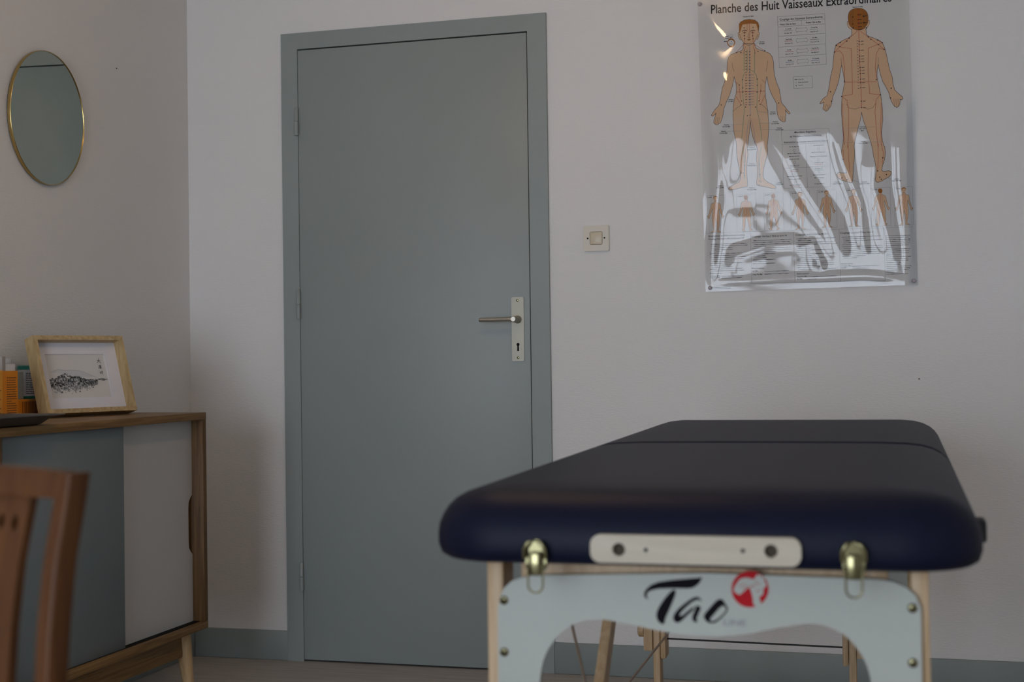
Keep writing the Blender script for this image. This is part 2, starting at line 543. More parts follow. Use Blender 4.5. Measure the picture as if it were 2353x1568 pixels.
def pad(name, y0, y1, rs, endy):
    bm = bmesh.new()
    prof = [(0.050, TZ - 0.093), (0.012, TZ - 0.092), (0.004, TZ - 0.087), (0.0, TZ - 0.075), (0.0, TZ - 0.062), (0.002, TZ - 0.049), (0.007, TZ - 0.037), (0.0145, TZ - 0.026), (0.025, TZ - 0.0165), (0.039, TZ - 0.009), (0.058, TZ - 0.0035), (0.085, TZ - 0.0005), (0.13, TZ + 0.001), (0.25, TZ + 0.0015)]
    rings = []
    for ins, z in prof:
        ring = []
        for x, y in pad_outline(-HWD, HWD, y0, y1, rs, ins):
            # at the centre seam the pad is cut square: keep the inset small there
            ring.append(bm.verts.new((x, y, z)))
        rings.append(ring)
    # seam side: flatten the inset so the two halves meet
    for (ins, z), ring in zip(prof, rings):
        for v in ring:
            if endy > 0:
                if v.co.y > y1 - ins - 0.02:
                    v.co.y += ins - min(ins, 0.018)
            else:
                if v.co.y < y0 + ins + 0.02:
                    v.co.y -= ins - min(ins, 0.018)
    for v in bm.verts:
        v.co.z += TSL * (v.co.y + HL)
    n = len(rings[0])
    for i in range(len(rings) - 1):
        for k in range(n):
            bm.faces.new((rings[i][k], rings[i][(k + 1) % n], rings[i + 1][(k + 1) % n], rings[i + 1][k]))
    bm.faces.new(rings[-1])
    bm.faces.new(rings[0][::-1])
    return obj(name, bm, M_VINYL, tab, 60)
pad('cushion', -HL, -0.002, (0.035, 0.035, 0.10, 0.10), 1)
pad('cushion', 0.002, HL, (0.10, 0.10, 0.035, 0.035), -1)
YF = -HL          # front face of the cushion
YP = -HL + 0.072  # front of the white end panel
# wooden under-frame
ZU = TZ - 0.093
for s in (-1, 1):
    y0, y1 = (-HL + 0.085, -0.01) if s < 0 else (0.01, HL - 0.055)
    for x in (-1, 1):
        mkbox('side_rail', M_LEG, tab, x * 0.225 - 0.011, x * 0.225 + 0.011, y0, y1, ZU - 0.03, ZU + (0.004 if s < 0 else 0.011), 0.002)
    ye = y0 if s < 0 else y1
    mkbox('end_rail', M_LEG, tab, -0.213, 0.213, ye + (0.005 if s < 0 else -0.025), ye + (0.025 if s < 0 else -0.005), ZU - 0.025, ZU + (0.0 if s < 0 else 0.014))
# white end panel with the arch
outer = [(1143, 1575), (1144, 1400), (1148, 1375), (1158, 1352), (1175, 1336), (1198, 1328), (1230, 1323), (1620, 1318), (2020, 1332), (2052, 1338), (2082, 1350), (2104, 1370), (2116, 1398), (2120, 1575)]
arch = [(2003, 1575), (1992, 1530), (1966, 1486), (1936, 1457), (1902, 1440), (1868, 1434), (1838, 1436), (1790, 1443), (1720, 1457), (1660, 1463), (1620, 1463), (1560, 1458), (1500, 1447), (1430, 1432), (1390, 1425), (1355, 1425), (1320, 1434), (1290, 1454), (1265, 1484), (1250, 1515), (1243, 1545), (1239, 1575)]
O = [tl(x, y, YP) for x, y in outer]
A = [tl(x, y, YP) for x, y in arch]
A = smooth_poly(A, 3, False)
ZE = 0.34
loop = [(O[0][0], ZE)] + O[1:-1] + [(O[-1][0], ZE), (A[0][0] - 0.002, ZE)] + A[1:-1] + [(A[-1][0] + 0.001, ZE)]
LX0, LX1 = O[1][0], O[-2][0]
def end_panel(y, sgn):
    bm = bmesh.new()
    prism(bm, [loop], lambda p, q, d: (p, y + sgn * d, q), 0.009)
    return obj('end_panel', bm, M_PANEL, tab)
pf = end_panel(YP, 1)
end_panel(HL - 0.05, -1)
# printed logo on the front panel
def printed(name, loops, mat, parent, y, conv, off=0.0008):
    bm = bmesh.new()
    prism(bm, [[conv(*p) for p in lp] for lp in loops], lambda p, q, d: (p, y - off + d, q), off * 0.9)
    return obj(name, bm, mat, parent)
def cz(X, Y):
    return tl(1420 + X / 5.602, 1290 + Y / 5.602, YP)
T_bar = [(335, 430), (345, 390), (375, 350), (430, 305), (520, 270), (650, 250), (800, 235), (950, 222), (1040, 215), (1075, 205), (1078, 225), (1060, 265), (1020, 310), (960, 345), (900, 352), (780, 350), (640, 350), (520, 355), (430, 375), (385, 400), (370, 430), (375, 470), (395, 492), (370, 485), (345, 462)]
T_stem = [(725, 365), (745, 385), (740, 430), (710, 510), (680, 580), (640, 670), (610, 740), (600, 790), (590, 815), (565, 810), (525, 785), (500, 740), (495, 690), (505, 640), (540, 570), (600, 480), (660, 410), (700, 375)]
A_bowl = [(1070, 520), (1050, 497), (1030, 498), (1000, 503), (950, 530), (880, 590), (820, 650), (793, 690), (803, 706), (830, 700), (880, 655), (940, 610), (975, 590), (990, 600), (960, 640), (900, 690), (850, 740), (800, 785), (760, 795), (725, 775), (708, 730), (725, 680), (770, 620), (840, 560), (920, 500), (980, 465), (1020, 458), (1055, 475), (1080, 510)]
A_tail = [(1000, 575), (1040, 575), (1065, 590), (1065, 620), (1040, 670), (1015, 730), (1012, 765), (1032, 772), (1010, 790), (975, 780), (955, 740), (960, 700), (985, 640), (1000, 600)]
O_out = [(1300, 490), (1340, 490), (1365, 520), (1395, 570), (1415, 610), (1405, 650), (1365, 700), (1310, 755), (1250, 795), (1200, 800), (1150, 785), (1110, 740), (1105, 700), (1130, 660), (1200, 580), (1260, 515)]
O_in = [(1350, 570), (1390, 600), (1390, 640), (1345, 692), (1285, 745), (1225, 775), (1185, 768), (1192, 735), (1240, 680), (1300, 610)]
for lp in ([T_bar], [T_stem], [A_bowl], [A_tail], [O_out, O_in]):
    printed('logo_letter', lp, M_INK, pf, YP, cz)
M_RED = plain('red_ink', (0.42, 0.004, 0.010), 0.6, spec=0.15)
rc = [(1700 + 238 * math.cos(2 * math.pi * k / 48), 360 + 236 * math.sin(2 * math.pi * k / 48)) for k in range(48)]
printed('logo_disc', [rc], M_RED, pf, YP, cz)
hands = [(1500, 330), (1530, 285), (1560, 240), (1600, 218), (1660, 212), (1700, 222), (1745, 235), (1775, 200), (1800, 160), (1815, 190), (1845, 165), (1850, 205), (1885, 210), (1885, 260), (1912, 290), (1905, 330), (1875, 345), (1872, 400), (1862, 440), (1822, 450), (1825, 490), (1842, 540), (1838, 560), (1790, 580), (1762, 575), (1742, 540), (1738, 480), (1722, 410), (1692, 330), (1660, 352), (1620, 390), (1570, 432), (1535, 420), (1490, 382)]
printed('logo_hands', [hands], M_PANEL, pf, YP, cz, 0.0014)
for fing in ([(1700, 330), (1740, 300), (1770, 330), (1765, 336), (1740, 312), (1706, 338)], [(1770, 250), (1800, 290), (1830, 300), (1830, 306), (1795, 298), (1763, 254)], [(1560, 330), (1600, 290), (1640, 280), (1640, 287), (1604, 298), (1567, 336)], [(1600, 360), (1640, 325), (1675, 310), (1677, 317), (1645, 333), (1606, 367)], [(1775, 400), (1800, 370), (1840, 372), (1840, 379), (1803, 378), (1782, 405)]):
    printed('logo_finger_line', [fing], M_RED, pf, YP, cz, 0.0019)
M_GINK = plain('grey_ink', (0.22, 0.22, 0.24), 0.5)
def letters(name, txt, p0, p1, cap, mat, parent, f, off):
    """print a line of text from point p0 to p1 (2-D plane coords) with capital height cap"""
    vs, fs, w = text_loops(txt)
    dx, dy = p1[0] - p0[0], p1[1] - p0[1]
    ln = math.hypot(dx, dy)
    ux, uy = dx / ln, dy / ln
    sx, sy = ln / w, cap / 0.73
    me = bpy.data.meshes.new(name)
    me.from_pydata([f(p0[0] + ux * a * sx - uy * b * sy, p0[1] + uy * a * sx + ux * b * sy, off) for a, b in vs], [], fs)
    return obj_me(name, me, mat, parent)
a, b = cz(1362, 822), cz(1650, 838)
letters('logo_line_lettering', 'LINE', a, b, 0.008, M_GINK, pf, lambda p, q, d: (p, YP - d, q), 0.0006)
# panel bolts
def bolt(px, py):
    x, z = tl(px, py, YP)
    o = mktube('bolt', M_BRASSD, tab, [(x, YP + 0.004, z), (x, YP - 0.0015, z), (x, YP - 0.003, z)], [0.0062, 0.0058, 0.0035], 16)
    mktube('bolt_socket', M_BLACK, o, [(x, YP - 0.0028, z), (x, YP - 0.0034, z)], 0.0022, 8)
for p in ((1158, 1380), (2097, 1398), (1159, 1499), (2098, 1524)):
    bolt(*p)
# legs: two upper boards and the telescoping lower leg at each corner
XLG, XRG = tl(1130, 1450, YP + 0.03)[0], tl(2136, 1450, YP + 0.03)[0]
def leg_set(ys, sgn, xa, xb):
    for side, xo in ((-1, xa), (1, xb)):
        up = empty('leg', (xo, ys, 0), parent=tab)
        a, b = (0.0, 0.022) if side < 0 else (-0.022, 0.0)
        mkbox('upper_board', M_LEG, up, a, b, 0, sgn * 0.055, 0.27, ZU - 0.002, 0.002)
        i0, i1 = (b + 0.001, b + 0.018) if side < 0 else (a - 0.018, a - 0.001)
        mkbox('lower_leg', M_LEG, up, i0, i1, sgn * 0.004, sgn * 0.050, 0.016, 0.50, 0.002)
        o0, o1 = (i1 + 0.001, i1 + 0.015) if side < 0 else (i0 - 0.015, i0 - 0.001)
        mkbox('clamp_block', M_LEG, up, o0, o1, sgn * 0.0, sgn * 0.055, 0.25, 0.345, 0.006)
        mkbox('foot_pad', M_BCORD, up, i0 - 0.002, i1 + 0.002, sgn * 0.002, sgn * 0.052, 0.0, 0.018, 0.004)
        xs = (a - 0.003) if side < 0 else (b + 0.003)
        mktube('clamp_knob', M_BLACK if False else M_LEG, up, [(xs, sgn * 0.027, 0.315), (xs + side * 0.012, sgn * 0.027, 0.315), (xs + side * 0.015, sgn * 0.027, 0.315)], [0.016, 0.016, 0.011], 18)
leg_set(YP + 0.011, 1, XLG, XRG)
XFL = tl(1508, 1540, HL - 0.07)[0] - 0.023
leg_set(HL - 0.062, -1, XFL, tl(1992, 1540, HL - 0.07)[0])
# centre struts with their cables
for side in (-1, 1):
    def sp(px, py):
        """pixel -> strut plane (upright plane across the table's length) local y, z"""
        xw = 1.42
        p = on(px, py, 0, xw)
        c = p - TC
        return (-st * c.x + ct * c.y, c.z)
    (ya, za), (yb, zb) = sp(1388, 1427), sp(1367, 1568)
    k = (ya - yb) / (za - zb)
    xs = side * 0.273
    zt_, zn = ZU - 0.005, 0.345
    top = Vector((xs, ya + k * (zt_ - za), zt_))
    bot = Vector((xs, ya + k * (zn - za), zn))
    for far in (False,):
        yy = -1 if far else 1
        P0 = Vector((xs, top.y * yy, top.z))
        P1 = Vector((xs, bot.y * yy, bot.z))
        d = (P0 - P1).normalized()
        nrm = Vector((0, -d.z, d.y))
        bm = bmesh.new()
        vs = []
        for P in (P0, P1 - d * 0.02):
            for sx in (-0.009, 0.009):
                for w in (-0.019, 0.019):
                    vs.append(bm.verts.new(P + Vector((sx, 0, 0)) + nrm * w))
        for f in ((0, 1, 3, 2), (4, 6, 7, 5), (0, 4, 5, 1), (2, 3, 7, 6), (0, 2, 6, 4), (1, 5, 7, 3)):
            bm.faces.new([vs[i] for i in f])
        obj('centre_strut', bm, M_LEG, tab)
        if not far:
            e1 = sp(1296, 1450)
            t = Vector((xs, e1[0], e1[1]))
            dirn = (t - P1)
            tn = P1 + dirn * min((-HL + 0.08 - P1.y) / dirn.y, (ZU - 0.03 - P1.z) / dirn.z)
            mktube('tension_cable', M_CORD, tab, [P1, tn], 0.0026, 8)
            mktube('tension_cable', M_CORD, tab, [P1, Vector((xs - side * -0.03, HL - 0.09, 0.315))], 0.0026, 8)
        else:
            mktube('tension_cable', M_CORD, tab, [P1, Vector((xs, HL - 0.09, 0.60))], 0.0026, 8)
            mktube('tension_cable', M_CORD, tab, [P1, Vector((xs, -HL + 0.08, 0.315))], 0.0026, 8)
yc = HL - 0.09
mktube('cross_cord', M_BCORD, tab, [(tl(1508, 1467, yc)[0], yc, tl(1508, 1467, yc)[1]), (tl(1990, 1491, yc)[0], yc, tl(1990, 1491, yc)[1])], 0.0022, 8)
# wooden head-rest board on the cushion end, with holes
hb = [tl(x, y, YF) for x, y in ((1360, 1263), (1842, 1270), (1600, 1231), (1600, 1296))]
hx0, hx1, hz1, hz0 = hb[0][0], hb[1][0], hb[2][1], hb[3][1]
ho = [tl(1425, 1261, YF), tl(1773, 1265, YF)]
hs2 = [tl(1487, 1262, YF), tl(1709, 1264, YF)]
bm = bmesh.new()
prism(bm, [rrect(hx0, hx1, hz0, hz1, 0.0125, 8)] + [circ(x, z, 0.0082, 20)[::-1] for x, z in ho], lambda p, q, d: (p, YF + 0.004 - d, q), 0.014)
hbo = obj('headrest_board', bm, M_MAPLE, tab, 30)
for x, z in ho:
    mkbox('headrest_socket', plain('dark_wood_bore', (0.05, 0.035, 0.02), 0.8), hbo, x - 0.011, x + 0.011, YF - 0.002, YF + 0.004, z - 0.011, z + 0.011)
for x, z in hs2:
    mktube('board_screw', M_BLACK, hbo, [(x, YF - 0.009, z), (x, YF - 0.0108, z)], 0.0026, 12)
# two draw latches
for px, py in ((1233, 1278), (1962, 1285)):
    x, z = tl(px, py, YF)
    la = empty('draw_latch', (x, YF, z), parent=tab)
    bm = bmesh.new()
    body = rrect(-0.0135, 0.0135, -0.022, 0.021, 0.012, 8)
    prism(bm, [body], lambda p, q, d: (p, 0.006 - d, q), 0.010)
    obj('latch_base', bm, M_BRASSD, la, 30)
    bm = bmesh.new()
    tube(bm, [(-0.0135, -0.010, -0.002), (-0.0135, -0.012, 0.010), (-0.008, -0.013, 0.0185), (0, -0.013, 0.0215), (0.008, -0.013, 0.0185), (0.0135, -0.012, 0.010), (0.0135, -0.010, -0.002)], 0.0028, 10)
    obj('latch_lever', bm, M_BRASSD, la, 60)
    mkbox('latch_tongue', M_BRASSD, la, -0.0085, 0.0085, -0.012, -0.005, -0.024, 0.006, 0.003)
    for sx in (-1, 1):
        mktube('latch_rivet', M_BRASSD, la, [(sx * 0.0105, -0.004, -0.012), (sx * 0.0105, -0.0075, -0.012), (sx * 0.0105, -0.009, -0.012)], [0.003, 0.003, 0.0012], 12)
    bm = bmesh.new()
    pts = [(-0.0095, -0.008, -0.014)] + [(-0.0095 + 0 * k, -0.008, -0.014 - 0.022 * k / 3) for k in range(1, 4)]
    arc = [(-0.0095 * math.cos(math.radians(a)), -0.008, -0.036 - 0.0095 * math.sin(math.radians(a))) for a in range(0, 181, 20)]
    pts = [(-0.0095, -0.008, -0.014)] + arc + [(0.0095, -0.008, -0.014)]
    tube(bm, pts, 0.0014, 8)
    obj('latch_loop', bm, M_BRASSD, la, 60)
# black arm-rest strap buckle on the right side
mkbox('side_buckle', M_BCORD, tab, HWD - 0.004, HWD + 0.010, -HL + 0.19, -HL + 0.235, TZ - 0.078, TZ - 0.048, 0.004)
# ------------------------------------------------------------------ sideboard
XF = -0.0167
CY0, CY1, CZ0, CZ1 = -1.624, -0.641, 0.226, 0.8535
cab = tag(empty('sideboard', (XF - 0.2, (CY0 + CY1) / 2, 0)), 'walnut sideboard with grey and white sliding doors against the left wall', 'sideboard')
ox, oy = XF - 0.2, (CY0 + CY1) / 2
def cb(name, mat, x0, x1, y0, y1, z0, z1, bev=0.0015, parent=None):
    return mkbox(name, mat, parent or cab, x0 - ox, x1 - ox, y0 - oy, y1 - oy, z0, z1, bev)
XBK = XL + 0.004
TH = 0.021
cb('top_panel', M_OAK, XBK, XF, CY0, CY1, CZ1 - TH, CZ1)
cb('bottom_panel', M_OAK, XBK, XF, CY0, CY1, CZ0, CZ0 + TH)
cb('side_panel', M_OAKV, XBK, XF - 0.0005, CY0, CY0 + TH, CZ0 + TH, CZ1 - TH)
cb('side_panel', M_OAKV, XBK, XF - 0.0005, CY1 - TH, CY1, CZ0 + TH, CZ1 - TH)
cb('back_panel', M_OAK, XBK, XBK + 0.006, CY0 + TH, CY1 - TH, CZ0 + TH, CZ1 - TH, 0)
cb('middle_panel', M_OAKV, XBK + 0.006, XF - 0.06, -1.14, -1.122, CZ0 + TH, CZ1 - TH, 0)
za, zb = CZ0 + TH + 0.001, CZ1 - TH - 0.001
# grey door (outer track)
cb('sliding_door', M_GREY, XF - 0.034, XF - 0.018, CY0 + TH + 0.024, -1.061, za, zb, 0.001)['label'] = 'blue-grey sliding door'
# white door (inner track) with a finger notch cut in its edge
y0, y1 = -1.10, CY1 - TH - 0.001
zt, zl = 0.606, 0.450
prof = [(y0, za), (y1, za), (y1, zl - 0.008), (y1 - 0.010, zl), (y1 - 0.020, zl + 0.012), (y1 - 0.022, zl + 0.03), (y1 - 0.022, zt - 0.03), (y1 - 0.020, zt - 0.012), (y1 - 0.010, zt), (y1, zt + 0.008), (y1, zb), (y0, zb)]
bm = bmesh.new()
prism(bm, [prof], lambda p, q, d: (XF - 0.052 + d - ox, p - oy, q), 0.015)
obj('sliding_door', bm, M_WHITE, cab)['label'] = 'white sliding door with a finger notch'
cb('door_track', M_BLACK, XF - 0.056, XF - 0.016, CY0 + TH, CY1 - TH, CZ0 + TH, CZ0 + TH + 0.0012, 0)
# apron and splayed legs
cb('apron', M_OAK, XF - 0.062, XF - 0.040, CY0 + 0.13, CY1 - 0.085, 0.155, CZ0, 0.002)
cb('apron', M_OAK, XBK + 0.05, XBK + 0.072, CY0 + 0.13, CY1 - 0.085, 0.155, CZ0, 0.002)
for sx, xb in ((1, XF - 0.051), (-1, XBK + 0.061)):
    for sy, yb in ((1, CY1 - 0.062), (-1, CY0 + 0.107)):
        spx, spy = 0.012 * sx, 0.028 * sy
        mktube('leg', M_BEECH, cab, [(xb - ox, yb - oy, CZ0), (xb - ox, yb - oy, CZ0 - 0.012), (xb + spx - ox, yb + spy - oy, 0.0)], [0.0245, 0.0245, 0.013], 20)

# ------------------------------------------------------------------ framed drawing on the sideboard
PHI, LEAN = math.radians(20), math.radians(16.5)
BL = Vector((-0.262, -1.0635, CZ1 + 0.0114 + 0.0006))
FWI, FHI, FDP, FLW = 0.300, 0.222, 0.040, 0.0125
fu = Vector((math.sin(PHI), math.cos(PHI), 0))            # along the width
fn = Vector((math.cos(PHI), -math.sin(PHI), 0))           # facing out
fup = Vector((0, 0, 1)) * math.cos(LEAN) - fn * math.sin(LEAN)
fno = fn * math.cos(LEAN) + Vector((0, 0, 1)) * math.sin(LEAN)
pic = tag(empty('picture_frame', BL), 'oak box frame with an ink landscape drawing leaning on the sideboard', 'picture frame')
def F(a, b, d):
    return fu * a + fup * b + fno * d
def fbar(loop2, d0, d1, name, mat):
    bm = bmesh.new()
    prism(bm, [loop2], lambda p, q, d: F(p, q, d0 + d), d1 - d0)
    return obj(name, bm, mat, pic)
w, h, l = FWI, FHI, FLW
M_ASHV = wood('light_oak_frame_upright', (0.40, 0.27, 0.12), (0.56, 0.42, 0.22), scale=(40, 40, 6))
fbar([(0, 0), (w, 0), (w - l, l), (l, l)], -FDP, 0, 'frame_rail', M_ASH)
fbar([(0, h), (l, h - l), (w - l, h - l), (w, h)], -FDP, 0, 'frame_rail', M_ASH)
fbar([(0, 0), (l, l), (l, h - l), (0, h)], -FDP, 0, 'frame_stile', M_ASHV)
fbar([(w, 0), (w, h), (w - l, h - l), (w - l, l)], -FDP, 0, 'frame_stile', M_ASHV)
M_MAT = plain('white_mat_board', (0.70, 0.69, 0.74), 0.7)
M_DRAW = plain('rice_paper', (0.62, 0.60, 0.58), 0.8)
mx0, mx1, mz0, mz1 = 0.047, w - 0.055, 0.050, h - 0.046
bm = bmesh.new()
prism(bm, [[(l, l), (w - l, l), (w - l, h - l), (l, h - l)], [(mx0, mz0), (mx0, mz1), (mx1, mz1), (mx1, mz0)]], lambda p, q, d: F(p, q, -0.030 + d), 0.0025)
obj('mat_board', bm, M_MAT, pic)
drawing = fbar([(mx0 - 0.01, mz0 - 0.01), (mx1 + 0.01, mz0 - 0.01), (mx1 + 0.01, mz1 + 0.01), (mx0 - 0.01, mz1 + 0.01)], -0.034, -0.030, 'drawing_paper', M_DRAW)
fbar([(l * .5, l * .5), (w - l * .5, l * .5), (w - l * .5, h - l * .5), (l * .5, h - l * .5)], -FDP + 0.001, -0.035, 'back_board', M_OAK)
# easel strut behind the frame
bm = bmesh.new()
sb = [F(w / 2 - 0.02, h * 0.62, -FDP - 0.001), F(w / 2 + 0.02, h * 0.62, -FDP - 0.001)]
ft = F(w / 2, 0.0, -FDP) - fn * 0.050
ft.z = CZ1 - BL.z + 0.0004
fv = [bm.verts.new(p) for p in (sb[0], sb[1], ft + fu * 0.02, ft - fu * 0.02)]
fv2 = [bm.verts.new(v.co + fn * 0.003) for v in fv]
bm.faces.new(fv)
bm.faces.new(fv2[::-1])
for k in range(4):
    bm.faces.new((fv[k], fv[(k + 1) % 4], fv2[(k + 1) % 4], fv2[k]))
obj('easel_strut', bm, M_BLACK, pic)
# drawing: hills wash, houses, boat, three characters
inks = [plain('ink_wash_%d' % i, (v, v, v * 1.02), 0.8) for i, v in enumerate((0.53, 0.40, 0.24, 0.10, 0.03))]
# crop of the drawing -> local frame coords (anchor points read off the photograph's framed sheet)
def dr(X, Y):
    # X,Y in 0..1 of the visible sheet, y down
    return (mx0 + (mx1 - mx0) * X, mz1 - (mz1 - mz0) * Y)
ink_groups = {i: bmesh.new() for i in range(5)}
def ink(i, pts, lay):
    prism(ink_groups[i], [pts], lambda p, q, d: F(p, q, -0.0299 + lay * 0.00006), 0)
hill = [(0.02, 0.40), (0.10, 0.37), (0.18, 0.335), (0.28, 0.36), (0.40, 0.355), (0.52, 0.37), (0.60, 0.40), (0.70, 0.47), (0.80, 0.535), (0.70, 0.535), (0.5, 0.52), (0.3, 0.46), (0.15, 0.42)]
ink(0, [dr(*p) for p in hill], 0)
for a, b in zip(hill[1:8], hill[2:9]):
    ink(1, [dr(*a), dr(*b), dr(b[0], b[1] + 0.012), dr(a[0], a[1] + 0.012)], 1)
rnd = random.Random(7)
def env(x):
    top = 0.60 - 0.12 * math.exp(-((x - 0.26) / 0.12) ** 2) - 0.07 * math.exp(-((x - 0.45) / 0.12) ** 2) + 0.05 * (x - 0.2)
    bot = 0.80 - 0.22 * max(0, x - 0.35) - 0.5 * max(0, 0.08 - x)
    return top - 0.03, bot
for k in range(620):
    x = rnd.uniform(0.01, 0.80)
    t, b = env(x)
    y = rnd.uniform(t, b) if rnd.random() < 0.9 else b + abs(rnd.gauss(0, 0.05))
    sx, sy = rnd.uniform(0.003, 0.016), rnd.uniform(0.004, 0.030)
    if rnd.random() < 0.4:
        sx, sy = sy * 0.8, sx
    an = rnd.uniform(-0.5, 0.5)
    depth = (y - t) / max(b - t, 0.01)
    i = rnd.choice((2, 3, 3, 4, 4, 1)) if depth < 0.75 else rnd.choice((1, 2, 2, 3))
    q = [(x + c * sx - s * sy * an, y + s * sy + c * sx * an) for c, s in ((-1, -1), (1, -1), (1, 1), (-1, 1))]
    ink(i, [dr(*p) for p in q], 2 + (k % 6))
for hx_, hy_, s_ in ((0.23, 0.56, 0.04), (0.14, 0.60, 0.03), (0.40, 0.58, 0.035), (0.30, 0.66, 0.03)):   # house fronts left pale
    prism(ink_groups[1], [[dr(hx_ - s_, hy_ - s_), dr(hx_ + s_, hy_ - s_), dr(hx_ + s_, hy_ + s_ * 1.1), dr(hx_ - s_, hy_ + s_ * 1.1)]], lambda p, q, d: F(p, q, -0.0299 + 9 * 0.00006), 0)
    for e in ((-s_, -s_, s_ * 1.1, -s_ * 0.7), (-0.2 * s_, -0.5 * s_, 0.2 * s_, s_), (-s_, s_, s_, s_ * 1.25)):
        ink(4, [dr(hx_ + e[0], hy_ + e[1]), dr(hx_ + e[2], hy_ + e[1]), dr(hx_ + e[2], hy_ + e[3]), dr(hx_ + e[0], hy_ + e[3])], 10)
for k in range(60):
    x = rnd.gauss(0.90, 0.045)
    y = 0.575 + abs(rnd.gauss(0, 0.012)) + max(0, 0.03 - abs(x - 0.9) * 0.5) * rnd.uniform(-1, 1)
    sx, sy = rnd.uniform(0.004, 0.022), rnd.uniform(0.003, 0.010)
    if x < 0.985:
        ink(rnd.choice((1, 2, 3)), [dr(x - sx, y - sy), dr(x + sx, y - sy), dr(x + sx, y + sy), dr(x - sx, y + sy)], 2 + k % 4)
def stroke(pts, wd):
    for (a, b), (c, d) in zip(pts, pts[1:]):
        ln = math.hypot(c - a, (d - b) * 0.72) or 1
        nx, ny = -(d - b) * 0.72 / ln * wd, (c - a) / ln * wd / 0.72
        ink(4, [dr(a + nx, b + ny), dr(c + nx * .7, d + ny * .7), dr(c - nx * .7, d - ny * .7), dr(a - nx, b - ny)], 4)
for st_ in ([(0.865, 0.155), (0.925, 0.145)], [(0.895, 0.10), (0.893, 0.15), (0.878, 0.185), (0.862, 0.205)], [(0.895, 0.155), (0.912, 0.19), (0.932, 0.205)],
            [(0.872, 0.265), (0.880, 0.275)], [(0.868, 0.29), (0.876, 0.30)], [(0.868, 0.335), (0.882, 0.305)], [(0.892, 0.265), (0.892, 0.31)], [(0.892, 0.265), (0.915, 0.26), (0.915, 0.305)], [(0.897, 0.285), (0.912, 0.285)], [(0.886, 0.315), (0.924, 0.312)], [(0.903, 0.27), (0.903, 0.32), (0.888, 0.345)], [(0.905, 0.32), (0.922, 0.342)],
            [(0.888, 0.405), (0.880, 0.42), (0.882, 0.455)], [(0.885, 0.43), (0.898, 0.428)], [(0.883, 0.455), (0.898, 0.45)], [(0.908, 0.405), (0.926, 0.40), (0.926, 0.44), (0.918, 0.45)], [(0.909, 0.405), (0.909, 0.475)]):
    stroke(st_, 0.0042)
for i, b_ in ink_groups.items():
    me = bpy.data.meshes.new('ink_drawing')
    b_.to_mesh(me)
    b_.free()
    obj_me('ink_drawing', me, inks[i], drawing)['kind'] = 'stuff'

# ------------------------------------------------------------------ little boxes and tub left of the frame
M_ORANGE = plain('orange_carton', (0.82, 0.285, 0.010), 0.5, vary=0.04)
M_ORANGE2 = plain('amber_carton', (0.78, 0.33, 0.03), 0.5, vary=0.04)
M_CARD = plain('grey_card_inside', (0.38, 0.35, 0.32), 0.8)
M_WPRINT = plain('white_carton', (0.76, 0.77, 0.79), 0.6)
M_BINK = plain('brown_ink', (0.16, 0.05, 0.01), 0.6)
M_TEAL = plain('teal_plastic', (0.02, 0.25, 0.19), 0.4)
M_GREYBOX = plain('grey_green_carton', (0.30, 0.34, 0.33), 0.6)
def carton(name, label, x0, x1, y0, y1, z1, mat, open_top=False, z0=CZ1 + 0.0005):
    cx, cy = (x0 + x1) / 2, (y0 + y1) / 2
    r = tag(empty(name, (cx, cy, z0)), label, 'box', 'small boxes on the sideboard')
    hx, hy, hz = (x1 - x0) / 2, (y1 - y0) / 2, z1 - z0
    bm = bmesh.new()
    if not open_top:
        box(bm, -hx, hx, -hy, hy, 0, hz, 0.001, 1)
    else:
        t = 0.0012
        for a in ((-hx, hx, -hy, -hy + t), (-hx, hx, hy - t, hy), (-hx, -hx + t, -hy + t, hy - t), (hx - t, hx, -hy + t, hy - t)):
            box(bm, *a, 0, hz)
        box(bm, -hx + t, hx - t, -hy + t, hy - t, 0, 0.002)
    obj('carton', bm, mat, r)
    return r, hx, hy, hz
def print_lines(r, hx, ys, ye, zs, ze, n, mat, wd, seed):
    rr = random.Random(seed)
    bm = bmesh.new()
    for k in range(n):
        z = zs + (ze - zs) * k / (n - 1)
        y = ys
        end = ys + (ye - ys) * rr.choice((1, 1, 1, 0.9, 0.5))
        while y < end:
            ww = rr.uniform(0.003, 0.010)
            y2 = min(y + ww, end)
            box(bm, hx, hx + 0.0002, y, y2, z, z + wd)
            y = y2 + 0.0012
    obj('printed_lines', bm, mat, r)
# tall open orange carton
r, hx, hy, hz = carton('tall_carton', 'tall orange carton with its flap open, left of the frame', -0.395, -0.330, -1.166, -1.098, 0.983, M_ORANGE, True)
print_lines(r, hx, -hy + 0.020, hy - 0.006, hz - 0.020, 0.016, 16, M_BINK, 0.0022, 3)
bm = bmesh.new()   # raised flap at the back
box(bm, -hx, -hx + 0.0012, -hy, hy, hz, hz + 0.040)
obj('flap', bm, M_CARD, r)
bm = bmesh.new()
box(bm, -hx, hx * 0.4, hy - 0.0012, hy, hz, hz + 0.032)
obj('flap', bm, M_CARD, r)
bm = bmesh.new()
box(bm, hx - 0.010, hx - 0.002, -hy + 0.004, -hy + 0.018, hz - 0.06, hz + 0.038)
obj('paper_leaflet', bm, M_CARD, r)
bm = bmesh.new()
box(bm, -hx * 0.6, hx - 0.004, -hy + 0.02, hy - 0.006, hz - 0.05, hz + 0.018)
obj('white_insert', bm, M_WPRINT, r)
# amber carton in front of it at the picture's edge
r, hx, hy, hz = carton('amber_carton', 'amber carton at the left edge of the picture beside the tall carton', -0.325, -0.268, -1.330, -1.2495, 0.985, M_ORANGE2)
print_lines(r, hx, -hy + 0.008, hy - 0.008, hz - 0.03, 0.02, 8, M_BINK, 0.0022, 5)
